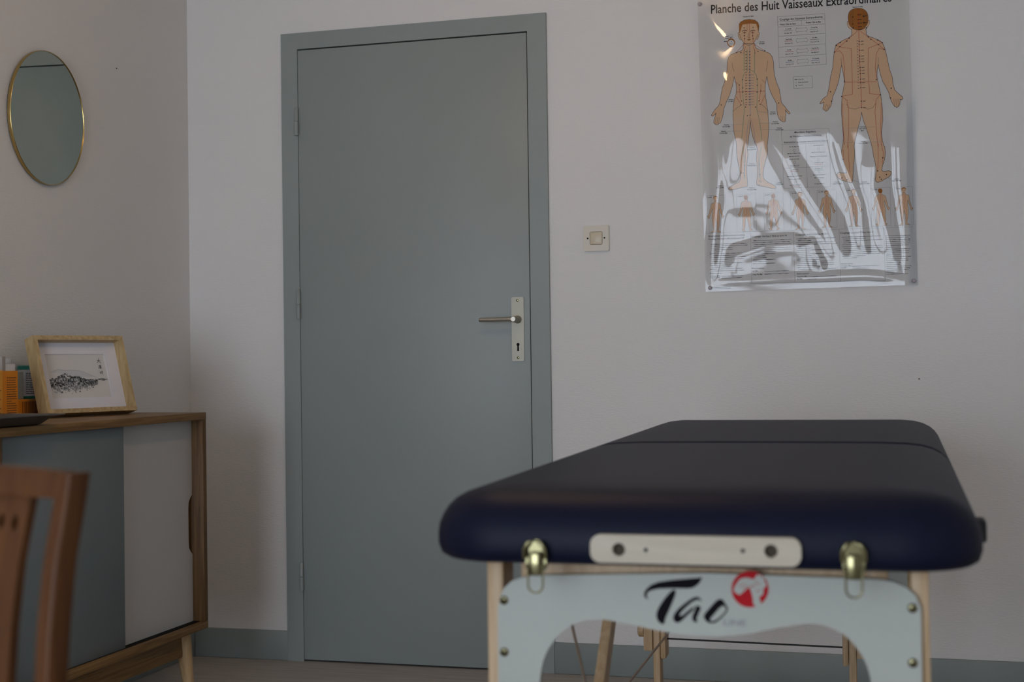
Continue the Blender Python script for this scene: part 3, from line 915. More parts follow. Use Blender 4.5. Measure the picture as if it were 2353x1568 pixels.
# low orange carton with bars, carrying a small box and a tub
LZ = 0.9045
r, hx, hy, hz = carton('low_carton', 'low orange carton with dark bars lying under the white tub', -0.412, -0.348, -1.076, -0.955, LZ, M_ORANGE)
bm = bmesh.new()
rr = random.Random(2)
y = -hy + 0.022
while y < hy - 0.006:
    ww = rr.choice((0.0012, 0.002, 0.0032))
    box(bm, hx, hx + 0.0002, y, y + ww, 0.004, hz - 0.006)
    y += ww + rr.choice((0.0014, 0.0025))
obj('barcode_bars', bm, M_BINK, r)
r, hx, hy, hz = carton('slim_carton', 'slim grey-green carton between the orange carton and the tub', -0.400, -0.357, -1.061, -1.034, 0.980, M_GREYBOX, z0=LZ + 0.0005)
# round tub with a teal lid
tub = tag(empty('plastic_tub', (-0.3815, -0.970, LZ + 0.0005)), 'white round tub with teal rim and printed label behind the frame', 'tub')
def lathe(name, prof, mat, parent, n=40):
    bm = bmesh.new()
    rings = [[bm.verts.new((rr_ * math.cos(2 * math.pi * k / n), rr_ * math.sin(2 * math.pi * k / n), z)) for k in range(n)] for rr_, z in prof]
    for i in range(len(rings) - 1):
        for k in range(n):
            bm.faces.new((rings[i][k], rings[i][(k + 1) % n], rings[i + 1][(k + 1) % n], rings[i + 1][k]))
    bm.faces.new(rings[-1])
    bm.faces.new(rings[0][::-1])
    return obj(name, bm, mat, parent, 40)
lathe('tub_base', [(0.030, 0), (0.0312, 0.003), (0.0312, 0.007)], M_TEAL, tub)
lathe('tub_body', [(0.0308, 0.007), (0.0308, 0.080)], M_WPRINT, tub)
lathe('lid', [(0.0322, 0.080), (0.0322, 0.089), (0.030, 0.0915)], M_TEAL, tub)
bm = bmesh.new()
rr = random.Random(11)
for k in range(12):
    z = 0.014 + 0.005 * k
    a0 = -1.3
    end = a0 + rr.choice((1.9, 1.9, 1.6, 1.0))
    while a0 < end:
        a1 = min(a0 + rr.uniform(0.12, 0.35), end)
        nn = 3
        ring = []
        for j in range(nn + 1):
            a = a0 + (a1 - a0) * j / nn
            ring.append((bm.verts.new((0.0310 * math.cos(a), 0.0310 * math.sin(a), z)), bm.verts.new((0.0310 * math.cos(a), 0.0310 * math.sin(a), z + 0.0018))))
        for j in range(nn):
            bm.faces.new((ring[j][0], ring[j + 1][0], ring[j + 1][1], ring[j][1]))
        a0 = a1 + 0.04
obj('printed_label', bm, M_INK, tub)

# ------------------------------------------------------------------ dark tray at the front of the sideboard
M_TRAY = plain('dark_anodised_metal', (0.055, 0.05, 0.047), 0.33, metal=0.5)
tray = tag(empty('serving_tray', (-0.140, -1.600, CZ1)), 'shallow dark metal tray at the front edge of the sideboard', 'tray')
bm = bmesh.new()
prof = [(0.070, 0.001), (0.053, 0.0008), (0.045, 0.004), (0.026, 0.0185), (0.006, 0.0238), (-0.001, 0.0250), (0.0, 0.0260), (0.008, 0.0255), (0.028, 0.0205), (0.048, 0.006), (0.056, 0.0032), (0.075, 0.003)]
rings = []
def tray_out(ins):
    return [(x, y) for x, y in rrect(-0.170 + ins, 0.170 - ins, -0.205 + ins, 0.205 - ins, max(0.045 - ins * 0.5, 0.004), 8)]
for ins, z in prof:
    rings.append([bm.verts.new((x, y, z)) for x, y in tray_out(ins)])
n = len(rings[0])
for i in range(len(rings) - 1):
    for k in range(n):
        bm.faces.new((rings[i][k], rings[i][(k + 1) % n], rings[i + 1][(k + 1) % n], rings[i + 1][k]))
bm.faces.new(rings[0][::-1])
bm.faces.new(rings[-1])
obj('tray_body', bm, M_TRAY, tray, 35)
# ------------------------------------------------------------------ chair in the left foreground
CR = math.radians(-20.3)
d = ray(161, 1089)
ptop = CAM + d * 1.40
cx_, cy_ = math.cos(CR), math.sin(CR)
ax, ay = Vector((cx_, cy_, 0)), Vector((-cy_, cx_, 0))
PXW, PYW, PIN = 0.0224, 0.026, 0.172
# ridge = inner/front corner of the right post: local x = PIN+PXW, y = front face
root = ptop - ax * (PIN + PXW)
ZTOP = ptop.z
chair = tag(empty('dining_chair', (root.x, root.y, 0), (0, 0, CR)), 'cherry-stained wooden chair with slatted back in the left foreground', 'chair')
curve = [(0.0, 0.0), (-0.029, -0.0052), (-0.085, -0.0173), (-0.155, -0.0257), (-0.207, -0.029), (-0.30, -0.031), (ZTOP and -(ZTOP - 0.46), -0.031)]
zs = [ZTOP + a for a, b in curve]
ys = [b for a, b in curve]
zs += [0.25, 0.0]
ys += [-0.026, 0.012]
def spline_y(z):
    for i in range(len(zs) - 1):
        if zs[i] >= z >= zs[i + 1]:
            t = (zs[i] - z) / (zs[i] - zs[i + 1])
            return ys[i] + (ys[i + 1] - ys[i]) * t
    return ys[0] if z > zs[0] else ys[-1]
def swept(name, x0f, x1f, y0, y1, z_hi, z_lo, n=26, bev=0.0035, parent=None):
    bm = bmesh.new()
    rings = []
    for k in range(n + 1):
        z = z_hi + (z_lo - z_hi) * k / n
        y = spline_y(z)
        x0, x1 = x0f(z), x1f(z)
        c = rrect(x0, x1, y + y0, y + y1, bev, 3)
        rings.append([bm.verts.new((a, b, z)) for a, b in c])
    m = len(rings[0])
    for i in range(n):
        for k in range(m):
            bm.faces.new((rings[i][k], rings[i][(k + 1) % m], rings[i + 1][(k + 1) % m], rings[i + 1][k]))
    bm.faces.new(rings[0][::-1])
    bm.faces.new(rings[-1])
    return obj(name, bm, M_CHAIR, parent or chair, 40)
for s in (-1, 1):
    a, b = (PIN, PIN + PXW) if s > 0 else (-PIN - PXW, -PIN)
    swept('back_post', lambda z: a, lambda z: b, 0.0, PYW, ZTOP, 0.0, 44)
# top rail, slightly crowned
bm = bmesh.new()
n = 20
rings = []
for k in range(n + 1):
    x = -PIN - 0.002 + (2 * PIN + 0.004) * k / n
    crown = 0.0025 * (1 - (x / PIN) ** 2)
    zt_ = ZTOP + 0.001 + crown
    zb_ = ZTOP - 0.0255
    rings.append([bm.verts.new((x, yy, zz)) for yy, zz in ((spline_y(zt_) + 0.004, zt_), (spline_y(zt_) + 0.021, zt_), (spline_y(zb_) + 0.021, zb_), (spline_y(zb_) + 0.004, zb_))])
for i in range(n):
    for k in range(4):
        bm.faces.new((rings[i][k], rings[i][(k + 1) % 4], rings[i + 1][(k + 1) % 4], rings[i + 1][k]))
bm.faces.new(rings[0][::-1])
bm.faces.new(rings[-1])
bmesh.ops.bevel(bm, geom=[e for e in bm.edges if e.calc_face_angle(0) > 0.8], offset=0.003, segments=2, affect='EDGES')
obj('top_rail', bm, M_CHAIR, chair, 40)
ZS = 0.455
mkbox('lower_rail', M_CHAIR, chair, -PIN, PIN, spline_y(0.5) + 0.004, spline_y(0.5) + 0.020, 0.49, 0.515, 0.003)
# three tapered slats, each with a pair of leaf-shaped holes
for c in (-0.093, 0.0, 0.093):
    hz = ZTOP - 0.052
    leaf = lambda x0: [(x0, hz + 0.0085), (x0 + 0.0045, hz + 0.002), (x0 + 0.0048, hz - 0.003), (x0 + 0.002, hz - 0.0085), (x0 - 0.002, hz - 0.0085), (x0 - 0.0048, hz - 0.003), (x0 - 0.0045, hz + 0.002)]
    L = []
    N = 16
    z1_, z0_ = ZTOP - 0.024, 0.513
    for k in range(N + 1):
        z = z0_ + (z1_ - z0_) * k / N
        L.append((c + 0.0215 + 0.0095 * (k / N) ** 1.5, z))
    for k in range(N, -1, -1):
        z = z0_ + (z1_ - z0_) * k / N
        L.append((c - 0.0215 - 0.0095 * (k / N) ** 1.5, z))
    bm = bmesh.new()
    prism(bm, [L, leaf(c - 0.0115)[::-1], leaf(c + 0.0115)[::-1]], lambda p, q, dd: (p, spline_y(q) + 0.010 + dd, q), 0.009)
    obj('slat', bm, M_CHAIR, chair)
# seat, front legs, rails
bm = bmesh.new()
prism(bm, [[(-0.195, 0.03), (0.195, 0.03), (0.22, -0.36), (0.21, -0.40), (-0.21, -0.40), (-0.22, -0.36)]], lambda p, q, dd: (p, q - 0.035, ZS - 0.03 + dd), 0.03)
bmesh.ops.bevel(bm, geom=bm.edges[:], offset=0.004, segments=2, affect='EDGES')
obj('seat', bm, M_CHAIR, chair, 40)
for s in (-1, 1):
    mkbox('front_leg', M_CHAIR, chair, s * 0.195 - 0.016, s * 0.195 + 0.016, -0.425, -0.393, 0.0, ZS - 0.031, 0.003)
    mkbox('side_stretcher', M_CHAIR, chair, s * 0.186 - 0.008, s * 0.186 + 0.008, -0.393, -0.022, 0.20, 0.225, 0.002)
    mkbox('side_apron', M_CHAIR, chair, s * 0.186 - 0.009, s * 0.186 + 0.009, -0.393, -0.03, ZS - 0.085, ZS - 0.031, 0.002)
mkbox('front_apron', M_CHAIR, chair, -0.178, 0.178, -0.418, -0.400, ZS - 0.085, ZS - 0.031, 0.002)
# ------------------------------------------------------------------ wall chart
PTL, PTR, PBL, PBR = (1.3425, 2.104), (1.9715, 2.098), (1.3548, 1.196), (1.9842, 1.2000)
pos = tag(empty('wall_chart', (1.66, 0, 1.65)), 'laminated anatomy chart with two standing figures pinned to the back wall', 'poster')
def PO(x, z, d):
    return (x - 1.66, -0.0015 - d, z - 1.65)
bm = bmesh.new()
prism(bm, [[PTL, PBL, PBR, PTR]], lambda p, q, d: PO(p, q, -0.0012 + d), 0.0012)
sheet = obj('paper_sheet', bm, M_PAPER, pos)
def wp(px, py):
    p = on(px, py, 1, -0.0015)
    return (p.x, p.z)
def c4(X, Y):
    return wp(1580 + X / 4.2018, Y / 4.2018)
def c5(X, Y):
    return wp(1580 + X / 4.2018, 330 + Y / 4.2018)
M_SKIN = plain('print_skin', (0.72, 0.47, 0.29), 0.7, spec=0.08)
M_SKIN2 = plain('print_skin_shade', (0.62, 0.37, 0.22), 0.7, spec=0.08)
M_HAIR = plain('print_hair', (0.36, 0.125, 0.015), 0.7, spec=0.08)
M_LINE = plain('print_outline', (0.11, 0.075, 0.06), 0.7, spec=0.08)
M_PRED = plain('print_red', (0.50, 0.04, 0.04), 0.7, spec=0.08)
M_PGRN = plain('print_green', (0.10, 0.30, 0.17), 0.7, spec=0.08)
M_PBLU = plain('print_blue', (0.15, 0.22, 0.40), 0.7, spec=0.08)
M_PGRY = plain('print_grey', (0.28, 0.27, 0.28), 0.7, spec=0.08)
M_PINK = plain('print_lips', (0.33, 0.18, 0.06), 0.7, spec=0.08)
lay_n = [1]
def fill(name, pts, mat, lay, parent=None, holes=()):
    bm = bmesh.new()
    prism(bm, [pts] + list(holes), lambda p, q, d: PO(p, q, lay * 0.00012), 0)
    return obj(name, bm, mat, parent or sheet)
def seg(bm, a, b, w, lay):
    dx, dz = b[0] - a[0], b[1] - a[1]
    ln = math.hypot(dx, dz)
    if ln < 1e-6:
        return
    nx, nz = -dz / ln * w / 2, dx / ln * w / 2
    ex, ez = dx / ln * w / 2, dz / ln * w / 2
    vs = [bm.verts.new(PO(*p, lay * 0.00012)) for p in ((a[0] + nx - ex, a[1] + nz - ez), (b[0] + nx + ex, b[1] + nz + ez), (b[0] - nx + ex, b[1] - nz + ez), (a[0] - nx - ex, a[1] - nz - ez))]
    bm.faces.new(vs)
def pline(bm, pts, w, lay, closed=False, dash=None):
    P = list(pts) + ([pts[0]] if closed else [])
    if not dash:
        for a, b in zip(P, P[1:]):
            seg(bm, a, b, w, lay)
        return
    on_, off_ = dash
    pos_, draw = 0.0, True
    left = on_
    for a, b in zip(P, P[1:]):
        ln = math.hypot(b[0] - a[0], b[1] - a[1])
        t = 0.0
        while t < ln - 1e-9:
            s = min(left, ln - t)
            if draw:
                f0, f1 = t / ln, (t + s) / ln
                seg(bm, (a[0] + (b[0] - a[0]) * f0, a[1] + (b[1] - a[1]) * f0), (a[0] + (b[0] - a[0]) * f1, a[1] + (b[1] - a[1]) * f1), w, lay)
            t += s
            left -= s
            if left < 1e-9:
                draw = not draw
                left = on_ if draw else off_
def dot(bm, p, r, lay):
    vs = [bm.verts.new(PO(p[0] + r * math.cos(k * math.pi / 4), p[1] + r * math.sin(k * math.pi / 4), lay * 0.00012)) for k in range(8)]
    bm.faces.new(vs)
class Lines:
    """collects fine print of one colour into one layer"""
    def __init__(self):
        self.b = {}
    def __getitem__(self, k):
        return self.b.setdefault(k, bmesh.new())
    def build(self, name, mats, parent):
        for k, bm in self.b.items():
            o = obj(name, bm, mats[k], parent)
            o['kind'] = 'stuff'
MATS = {'k': M_INK, 'o': M_LINE, 'r': M_PRED, 'g': M_PGRN, 'b': M_PBLU, 'y': M_PGRY}

# ---- the front figure (outline points read on the chart: upper part, then lower part)
def mixp(lst):
    return [c4(x, y) if k == 4 else c5(x, y) for k, x, y in lst]
U = lambda *p: [(4, x, y) for x, y in p]
D = lambda *p: [(5, x, y) for x, y in p]
front = U((537, 420), (537, 470), (520, 490), (470, 508), (415, 530), (393, 560), (383, 610), (380, 680), (370, 740), (358, 790), (335, 850), (322, 920), (312, 985), (297, 1025), (262, 1060), (235, 1105), (228, 1118), (245, 1122), (265, 1105), (275, 1090), (268, 1120), (255, 1160), (252, 1188), (262, 1195), (270, 1205), (285, 1207), (300, 1198), (318, 1185), (335, 1140), (345, 1090), (350, 1050), (375, 985), (405, 920), (430, 840), (445, 770), (450, 740), (455, 760), (468, 810), (472, 860), (468, 910), (450, 960), (440, 1030), (438, 1100), (440, 1180), (445, 1260), (455, 1310), (468, 1370)) + \
    D((471, 5), (472, 80), (480, 150), (495, 220), (508, 290), (510, 340), (495, 370), (440, 400), (400, 425), (395, 440), (420, 450), (470, 440), (520, 425), (570, 420), (580, 400), (578, 360), (572, 300), (570, 230), (578, 150), (583, 100), (575, 40)) + \
    U((580, 1420), (590, 1330), (600, 1240), (606, 1170), (612, 1240), (630, 1320), (655, 1400)) + \
    D((663, 10), (672, 50), (668, 100), (665, 160), (672, 220), (675, 280), (672, 330), (665, 370), (670, 400), (700, 410), (760, 420), (820, 435), (850, 432), (850, 415), (820, 395), (770, 370), (735, 340), (728, 300), (735, 240), (755, 160), (770, 100), (772, 50)) + \
    U((768, 1410), (778, 1330), (783, 1250), (783, 1180), (775, 1090), (765, 1010), (752, 930), (748, 880), (750, 820), (760, 760), (765, 740), (770, 760), (775, 800), (790, 860), (815, 920), (845, 975), (862, 1010), (862, 1060), (870, 1110), (885, 1150), (900, 1165), (915, 1175), (930, 1178), (945, 1172), (947, 1130), (950, 1085), (945, 1060), (955, 1080), (975, 1100), (990, 1100), (985, 1085), (960, 1060), (940, 1030), (915, 1005), (905, 985), (895, 920), (885, 860), (860, 800), (842, 740), (833, 680), (830, 600), (815, 545), (790, 515), (740, 495), (690, 480), (655, 460), (648, 420))
back = U((1583, 275), (1585, 340), (1560, 362), (1490, 395), (1430, 435), (1415, 500), (1408, 570), (1400, 660), (1380, 740), (1368, 830), (1355, 890), (1345, 925), (1305, 955), (1285, 985), (1278, 1000), (1295, 1000), (1315, 985), (1312, 1020), (1305, 1050), (1320, 1062), (1335, 1075), (1350, 1068), (1365, 1050), (1385, 1020), (1395, 970), (1405, 925), (1425, 880), (1445, 830), (1460, 780), (1470, 720), (1480, 660), (1487, 630), (1497, 680), (1508, 740), (1515, 800), (1505, 860), (1492, 920), (1487, 1000), (1485, 1080), (1490, 1160), (1497, 1240), (1505, 1330), (1500, 1390)) + \
    D((1495, 20), (1485, 80), (1490, 130), (1510, 190), (1530, 250), (1535, 285), (1500, 285), (1455, 280), (1440, 300), (1450, 330), (1490, 355), (1540, 370), (1580, 380), (1595, 360), (1598, 300), (1600, 220), (1610, 150), (1612, 80)) + \
    U((1608, 1410), (1620, 1340), (1645, 1240), (1670, 1150), (1680, 1085), (1695, 1160), (1725, 1240), (1755, 1330), (1778, 1410)) + \
    D((1785, 60), (1795, 120), (1810, 180), (1820, 240), (1818, 300), (1812, 345), (1820, 370), (1840, 375), (1870, 365), (1900, 345), (1940, 325), (1965, 300), (1965, 270), (1940, 262), (1900, 270), (1875, 262), (1880, 220), (1900, 160), (1910, 90), (1903, 30)) + \
    U((1895, 1410), (1880, 1350), (1872, 1280), (1885, 1160), (1882, 1060), (1870, 950), (1858, 880), (1840, 800), (1828, 740), (1830, 680), (1840, 620), (1848, 660), (1862, 720), (1885, 790), (1920, 850), (1945, 900), (1955, 945), (1968, 980), (1985, 1010), (2000, 1030), (2020, 1038), (2035, 1030), (2050, 1005), (2052, 960), (2065, 965), (2080, 955), (2075, 935), (2050, 915), (2020, 890), (2000, 870), (1985, 820), (1975, 740), (1950, 670), (1935, 600), (1920, 530), (1905, 470), (1880, 410), (1840, 385), (1790, 365), (1745, 350), (1725, 330), (1722, 275))
FR_, BK_ = mixp(front), mixp(back)
faceP = [c4(*p) for p in ((495, 260), (500, 330), (515, 370), (535, 405), (560, 428), (590, 438), (620, 430), (645, 405), (665, 365), (680, 330), (688, 260), (680, 215), (640, 193), (600, 188), (550, 193), (510, 220))]
earL = [c4(*p) for p in ((500, 312), (487, 318), (489, 350), (502, 380), (518, 388))]
earR = [c4(*p) for p in ((684, 310), (695, 318), (688, 350), (676, 382), (664, 378))]
hairF = [c4(*p) for p in ((498, 322), (495, 240), (510, 213), (550, 192), (600, 186), (650, 194), (680, 218), (690, 250), (684, 312), (674, 268), (662, 232), (600, 228), (530, 238), (520, 268), (506, 312))]
hairB = smooth_poly([c4(*p) for p in ((1550, 190), (1552, 140), (1570, 105), (1610, 83), (1650, 79), (1690, 85), (1725, 110), (1742, 150), (1742, 210), (1725, 250), (1700, 278), (1650, 292), (1600, 278), (1565, 245))], 3)
bearL = [c4(*p) for p in ((1556, 208), (1543, 205), (1540, 230), (1550, 262), (1580, 286))]
bearR = [c4(*p) for p in ((1736, 200), (1755, 196), (1757, 215), (1750, 245), (1725, 280))]
LN = Lines()
def outl(pts, w=0.0013, lay=3, key='o', closed=True):
    pline(LN[key], pts, w, lay, closed)
f1 = fill('printed_figure', FR_, M_SKIN, 1)
f1['label'] = 'printed man seen from the front'
fill('printed_face', faceP, M_SKIN, 2)
for e in (earL, earR):
    fill('printed_ear', e, M_SKIN, 1.5)
    outl(e, 0.001, closed=False)
outl(FR_)
outl(faceP[1:10], 0.0011, closed=False)
fill('printed_hair', hairF, M_HAIR, 3)
outl(hairF[1:9], 0.001, 3.5, closed=False)
f2 = fill('printed_figure', BK_, M_SKIN, 1)
f2['label'] = 'printed man seen from behind'
for e in (bearL, bearR):
    fill('printed_ear', e, M_SKIN, 1.5)
    outl(e, 0.001, closed=False)
outl(BK_, closed=False)
fill('printed_hair', hairB, M_HAIR, 3)
outl(hairB, 0.001, 3.5)
# facial features
for cx0 in (549, 628):
    pline(LN['k'], [c4(cx0 - 22, 304), c4(cx0 - 10, 294), c4(cx0 + 8, 291), c4(cx0 + 22, 297)], 0.0016, 4)
    pline(LN['k'], [c4(cx0 - 16, 316), c4(cx0, 309), c4(cx0 + 16, 315), c4(cx0, 322), c4(cx0 - 16, 316)], 0.0007, 4)
    dot(LN['k'], c4(cx0, 315), 0.0016, 4)
fill('printed_lips', [c4(*p) for p in ((572, 385), (588, 377), (592, 379), (598, 376), (612, 382), (592, 394))], M_PINK, 4)
pline(LN['o'], [c4(590, 320), c4(582, 358), c4(590, 366), c4(602, 358)], 0.0008, 4)
# body modelling lines
for ln in (((430, 605), (435, 650), (450, 690)), ((773, 585), (768, 640), (758, 690)), ((440, 1075), (480, 1040), (520, 1015)), ((780, 1075), (740, 1030), (705, 1005)), ((600, 1115), (606, 1170))):
    pline(LN['o'], [c4(*p) for p in ln], 0.0009, 4)
for fx in (268, 285, 301):
    pline(LN['o'], [c4(fx + 8, 1135), c4(fx - 2, 1195)], 0.0007, 4)
for fx in (900, 916, 932):
    pline(LN['o'], [c4(fx, 1120), c4(fx + 2, 1168)], 0.0007, 4)
for a, b in (((1340, 1010), (1325, 1060)), ((1355, 1012), (1342, 1068)), ((1372, 1010), (1358, 1060)), ((1990, 955), (2000, 1028)), ((2010, 955), (2020, 1034)), ((2030, 955), (2036, 1024))):
    pline(LN['o'], [c4(*a), c4(*b)], 0.0007, 4)
for ln in (((1482, 560), (1485, 630)), ((1840, 555), (1840, 620)), ((1530, 1000), (1560, 1045), (1620, 1055), (1670, 1035)), ((1690, 1035), (1740, 1055), (1790, 1040), (1815, 1000))):
    pline(LN['o'], [c4(*p) for p in ln], 0.0008, 4)
# channels on the front figure
pline(LN['b'], [c4(597, 430), c4(600, 700), c4(605, 1115)], 0.0011, 5)
for x in (545, 575, 648):
    pline(LN['g'], [c4(x, 480), c4(x, 690)], 0.0013, 5, dash=(0.003, 0.001))
pline(LN['g'], [c4(x, y) for x, y in ((550, 700), (535, 740), (530, 800), (533, 900), (540, 1000), (548, 1050), (540, 1150), (530, 1250), (522, 1350))], 0.0012, 5)
pline(LN['g'], [c4(x, y) for x, y in ((600, 680), (640, 690), (665, 730), (674, 800), (674, 900), (670, 1000), (668, 1050), (690, 1150), (706, 1250), (716, 1350))], 0.0012, 5)
pline(LN['g'], [c5(x, y) for x, y in ((526, 30), (540, 90), (548, 160), (548, 260), (552, 340))], 0.0012, 5)
pline(LN['g'], [c5(x, y) for x, y in ((712, 30), (700, 90), (690, 160), (696, 260), (700, 340))], 0.0012, 5)
pline(LN['b'], [c4(x, y) for x, y in ((590, 1160), (575, 1260), (568, 1400))] + [c5(x, y) for x, y in ((560, 60), (555, 200), (545, 330))], 0.0010, 5, dash=(0.004, 0.002))
pline(LN['b'], [c4(x, y) for x, y in ((615, 1160), (640, 1260), (655, 1400))] + [c5(x, y) for x, y in ((680, 60), (686, 200), (690, 330))], 0.0010, 5, dash=(0.004, 0.002))
for pts in (((497, 820), (505, 900), (515, 960)), ((708, 815), (706, 880), (690, 980)), ((468, 935), (520, 1015)), ((745, 920), (705, 1010)), ((470, 890), (745, 880)), ((548, 300), (550, 400), (545, 440)), ((628, 300), (632, 400), (640, 440)), ((597, 200), (597, 380)), ((575, 235), (575, 300)), ((540, 430), (470, 508)), ((645, 430), (745, 490)), ((560, 450), (540, 520)), ((635, 450), (655, 520))):
    pline(LN['r'], [c4(*p) for p in pts], 0.0010, 5)
for pts in (((460, 790), (500, 820)), ((715, 770), (750, 800))):
    pline(LN['r'], [c4(*p) for p in pts], 0.0008, 5)
rp = random.Random(4)
y = 500
for k in range(20):
    for x, w in ((568, 9), (600, 5)):
        pline(LN['k'], [c4(x - w, y + 2), c4(x + w * (0.4 if w > 6 else 1), y)], 0.0015, 6)
    if 720 < y < 1035:
        pline(LN['b'], [c4(580, y), c4(640, y - 3)], 0.0007, 5)
        pline(LN['y'], [c4(615, y), c4(640, y - 2)], 0.0012, 6)
    y += 28 if y < 740 else 26
for p in ((475, 508), (515, 508), (680, 497), (745, 490), (530, 770), (672, 765), (533, 850), (672, 825), (533, 890), (670, 890), (520, 975), (515, 1015), (700, 1008), (690, 975), (560, 1035), (655, 1035), (325, 1015), (880, 995), (605, 1112), (578, 1118), (708, 880), (500, 822), (548, 345), (552, 375), (628, 345), (632, 375), (545, 270), (632, 265)):
    dot(LN['k'], c4(*p), 0.0017, 6)
for p in ((550, 215), (690, 210), (520, 285), (540, 285), (550, 310), (700, 300), (695, 360), (707, 370), (690, 400)):
    dot(LN['k'], c5(*p), 0.0016, 6)
# channels on the back figure
pline(LN['r'], [c4(1650, 85), c4(1652, 300), c4(1660, 550), c4(1672, 800), c4(1680, 1040)], 0.0012, 5)
for pts in (((1595, 100), (1595, 272)), ((1700, 110), (1703, 272)), ((1575, 120), (1577, 240)), ((1725, 130), (1722, 240))):
    pline(LN['o'], [c4(*p) for p in pts], 0.0008, 5)
for pts in (((1640, 300), (1560, 370), (1470, 450), (1418, 505)), ((1665, 300), (1745, 358), (1840, 430), (1898, 478)), ((1435, 440), (1475, 412)), ((1880, 412), (1835, 388)), ((1505, 795), (1825, 790))):
    pline(LN['r'], [c4(*p) for p in pts], 0.0010, 5)
DSH = (0.0045, 0.0018)
for pts in (((1437, 440), (1500, 460), (1580, 470), (1588, 700), (1592, 910), (1487, 932)), ((1880, 412), (1840, 430), (1745, 465), (1742, 700), (1758, 905), (1862, 915)), ((1418, 505), (1470, 490), (1500, 530), (1515, 650), (1517, 790)), ((1898, 478), (1850, 465), (1822, 520), (1812, 650), (1825, 770)), ((1487, 932), (1540, 970), (1555, 1080), (1555, 1300), (1545, 1429)), ((1862, 915), (1820, 960), (1810, 1080), (1825, 1300), (1840, 1429)), ((1497, 1000), (1500, 1200), (1515, 1400)), ((1870, 1000), (1865, 1200), (1870, 1400))):
    pline(LN['r'], [c4(*p) for p in pts], 0.0011, 5, dash=DSH)
for pts in (((1548, 0), (1555, 150), (1568, 280)), ((1840, 0), (1840, 150), (1835, 260)), ((1870, 0), (1890, 90), (1880, 200)), ((1500, 60), (1510, 160))):
    pline(LN['r'], [c5(*p) for p in pts], 0.0010, 5, dash=DSH)
yy = 395
for k in range(18):
    t = (yy - 395) / 640
    pline(LN['o'], [c4(1634 + 18 * t, yy), c4(1642 + 18 * t, yy)], 0.0016, 6)
    yy += 27
for yy in (400, 430, 487, 543, 570, 597, 653, 680, 710, 765, 800, 848, 978, 1040):
    t = (yy - 400) / 640
    dot(LN['k'], c4(1656 + 24 * t, yy), 0.0017, 6)
    pline(LN['k'], [c4(1673 + 22 * t, yy), c4(1697 + 22 * t, yy - 2)], 0.0014, 6)
for p in ((1560, 370), (1538, 398), (1475, 412), (1437, 440), (1470, 452), (1418, 505), (1745, 358), (1770, 380), (1835, 388), (1880, 412), (1842, 430), (1898, 478), (1517, 787), (1823, 770), (1487, 932), (1862, 915), (1380, 886), (1390, 978), (1965, 852), (1960, 946), (1595, 165), (1595, 232), (1598, 270), (1700, 160), (1703, 220), (1725, 268)):
    dot(LN['k'], c4(*p), 0.0018, 6)
for x0, x1, yy in ((1642, 1675, 145), (1642, 1678, 190), (1642, 1682, 225), (1648, 1680, 260), (1650, 1685, 286), (1690, 1728, 155), (1695, 1728, 222)):
    pline(LN['k'], [c4(x0, yy), c4(x1, yy - 3)], 0.0017, 6)
for p in ((1500, 155), (1490, 333), (1540, 350), (1855, 325), (1870, 345), (1885, 138), (1920, 300), (1835, 265)):
    dot(LN['k'], c5(*p), 0.0019, 6)
# inset of the tongue ring
fill('printed_inset', smooth_poly([c4(*p) for p in ((380, 412), (398, 378), (420, 370), (445, 380), (460, 412), (445, 445), (422, 458), (398, 446))], 3), M_HAIR, 1.2)
fill('printed_inset', smooth_poly([c4(*p) for p in ((388, 412), (402, 390), (420, 384), (440, 392), (451, 412), (440, 436), (421, 446), (402, 438))], 3), M_PAPER, 2)
dot(LN['k'], c4(421, 402), 0.0012, 4)
for x in (400, 412, 424, 436):
    pline(LN['y'], [c4(x, 418), c4(x + 2, 434)], 0.0008, 4)
for a, b in (((366, 352), (395, 350)), ((366, 370), (396, 368)), ((352, 402), (378, 400)), ((410, 362), (430, 360))):
    pline(LN['k'], [c4(*a), c4(*b)], 0.0018, 4)
pline(LN['y'], smooth_poly([c4(*p) for p in ((402, 350), (408, 338), (430, 336), (438, 346), (428, 358), (410, 360))], 2), 0.0006, 4, True)
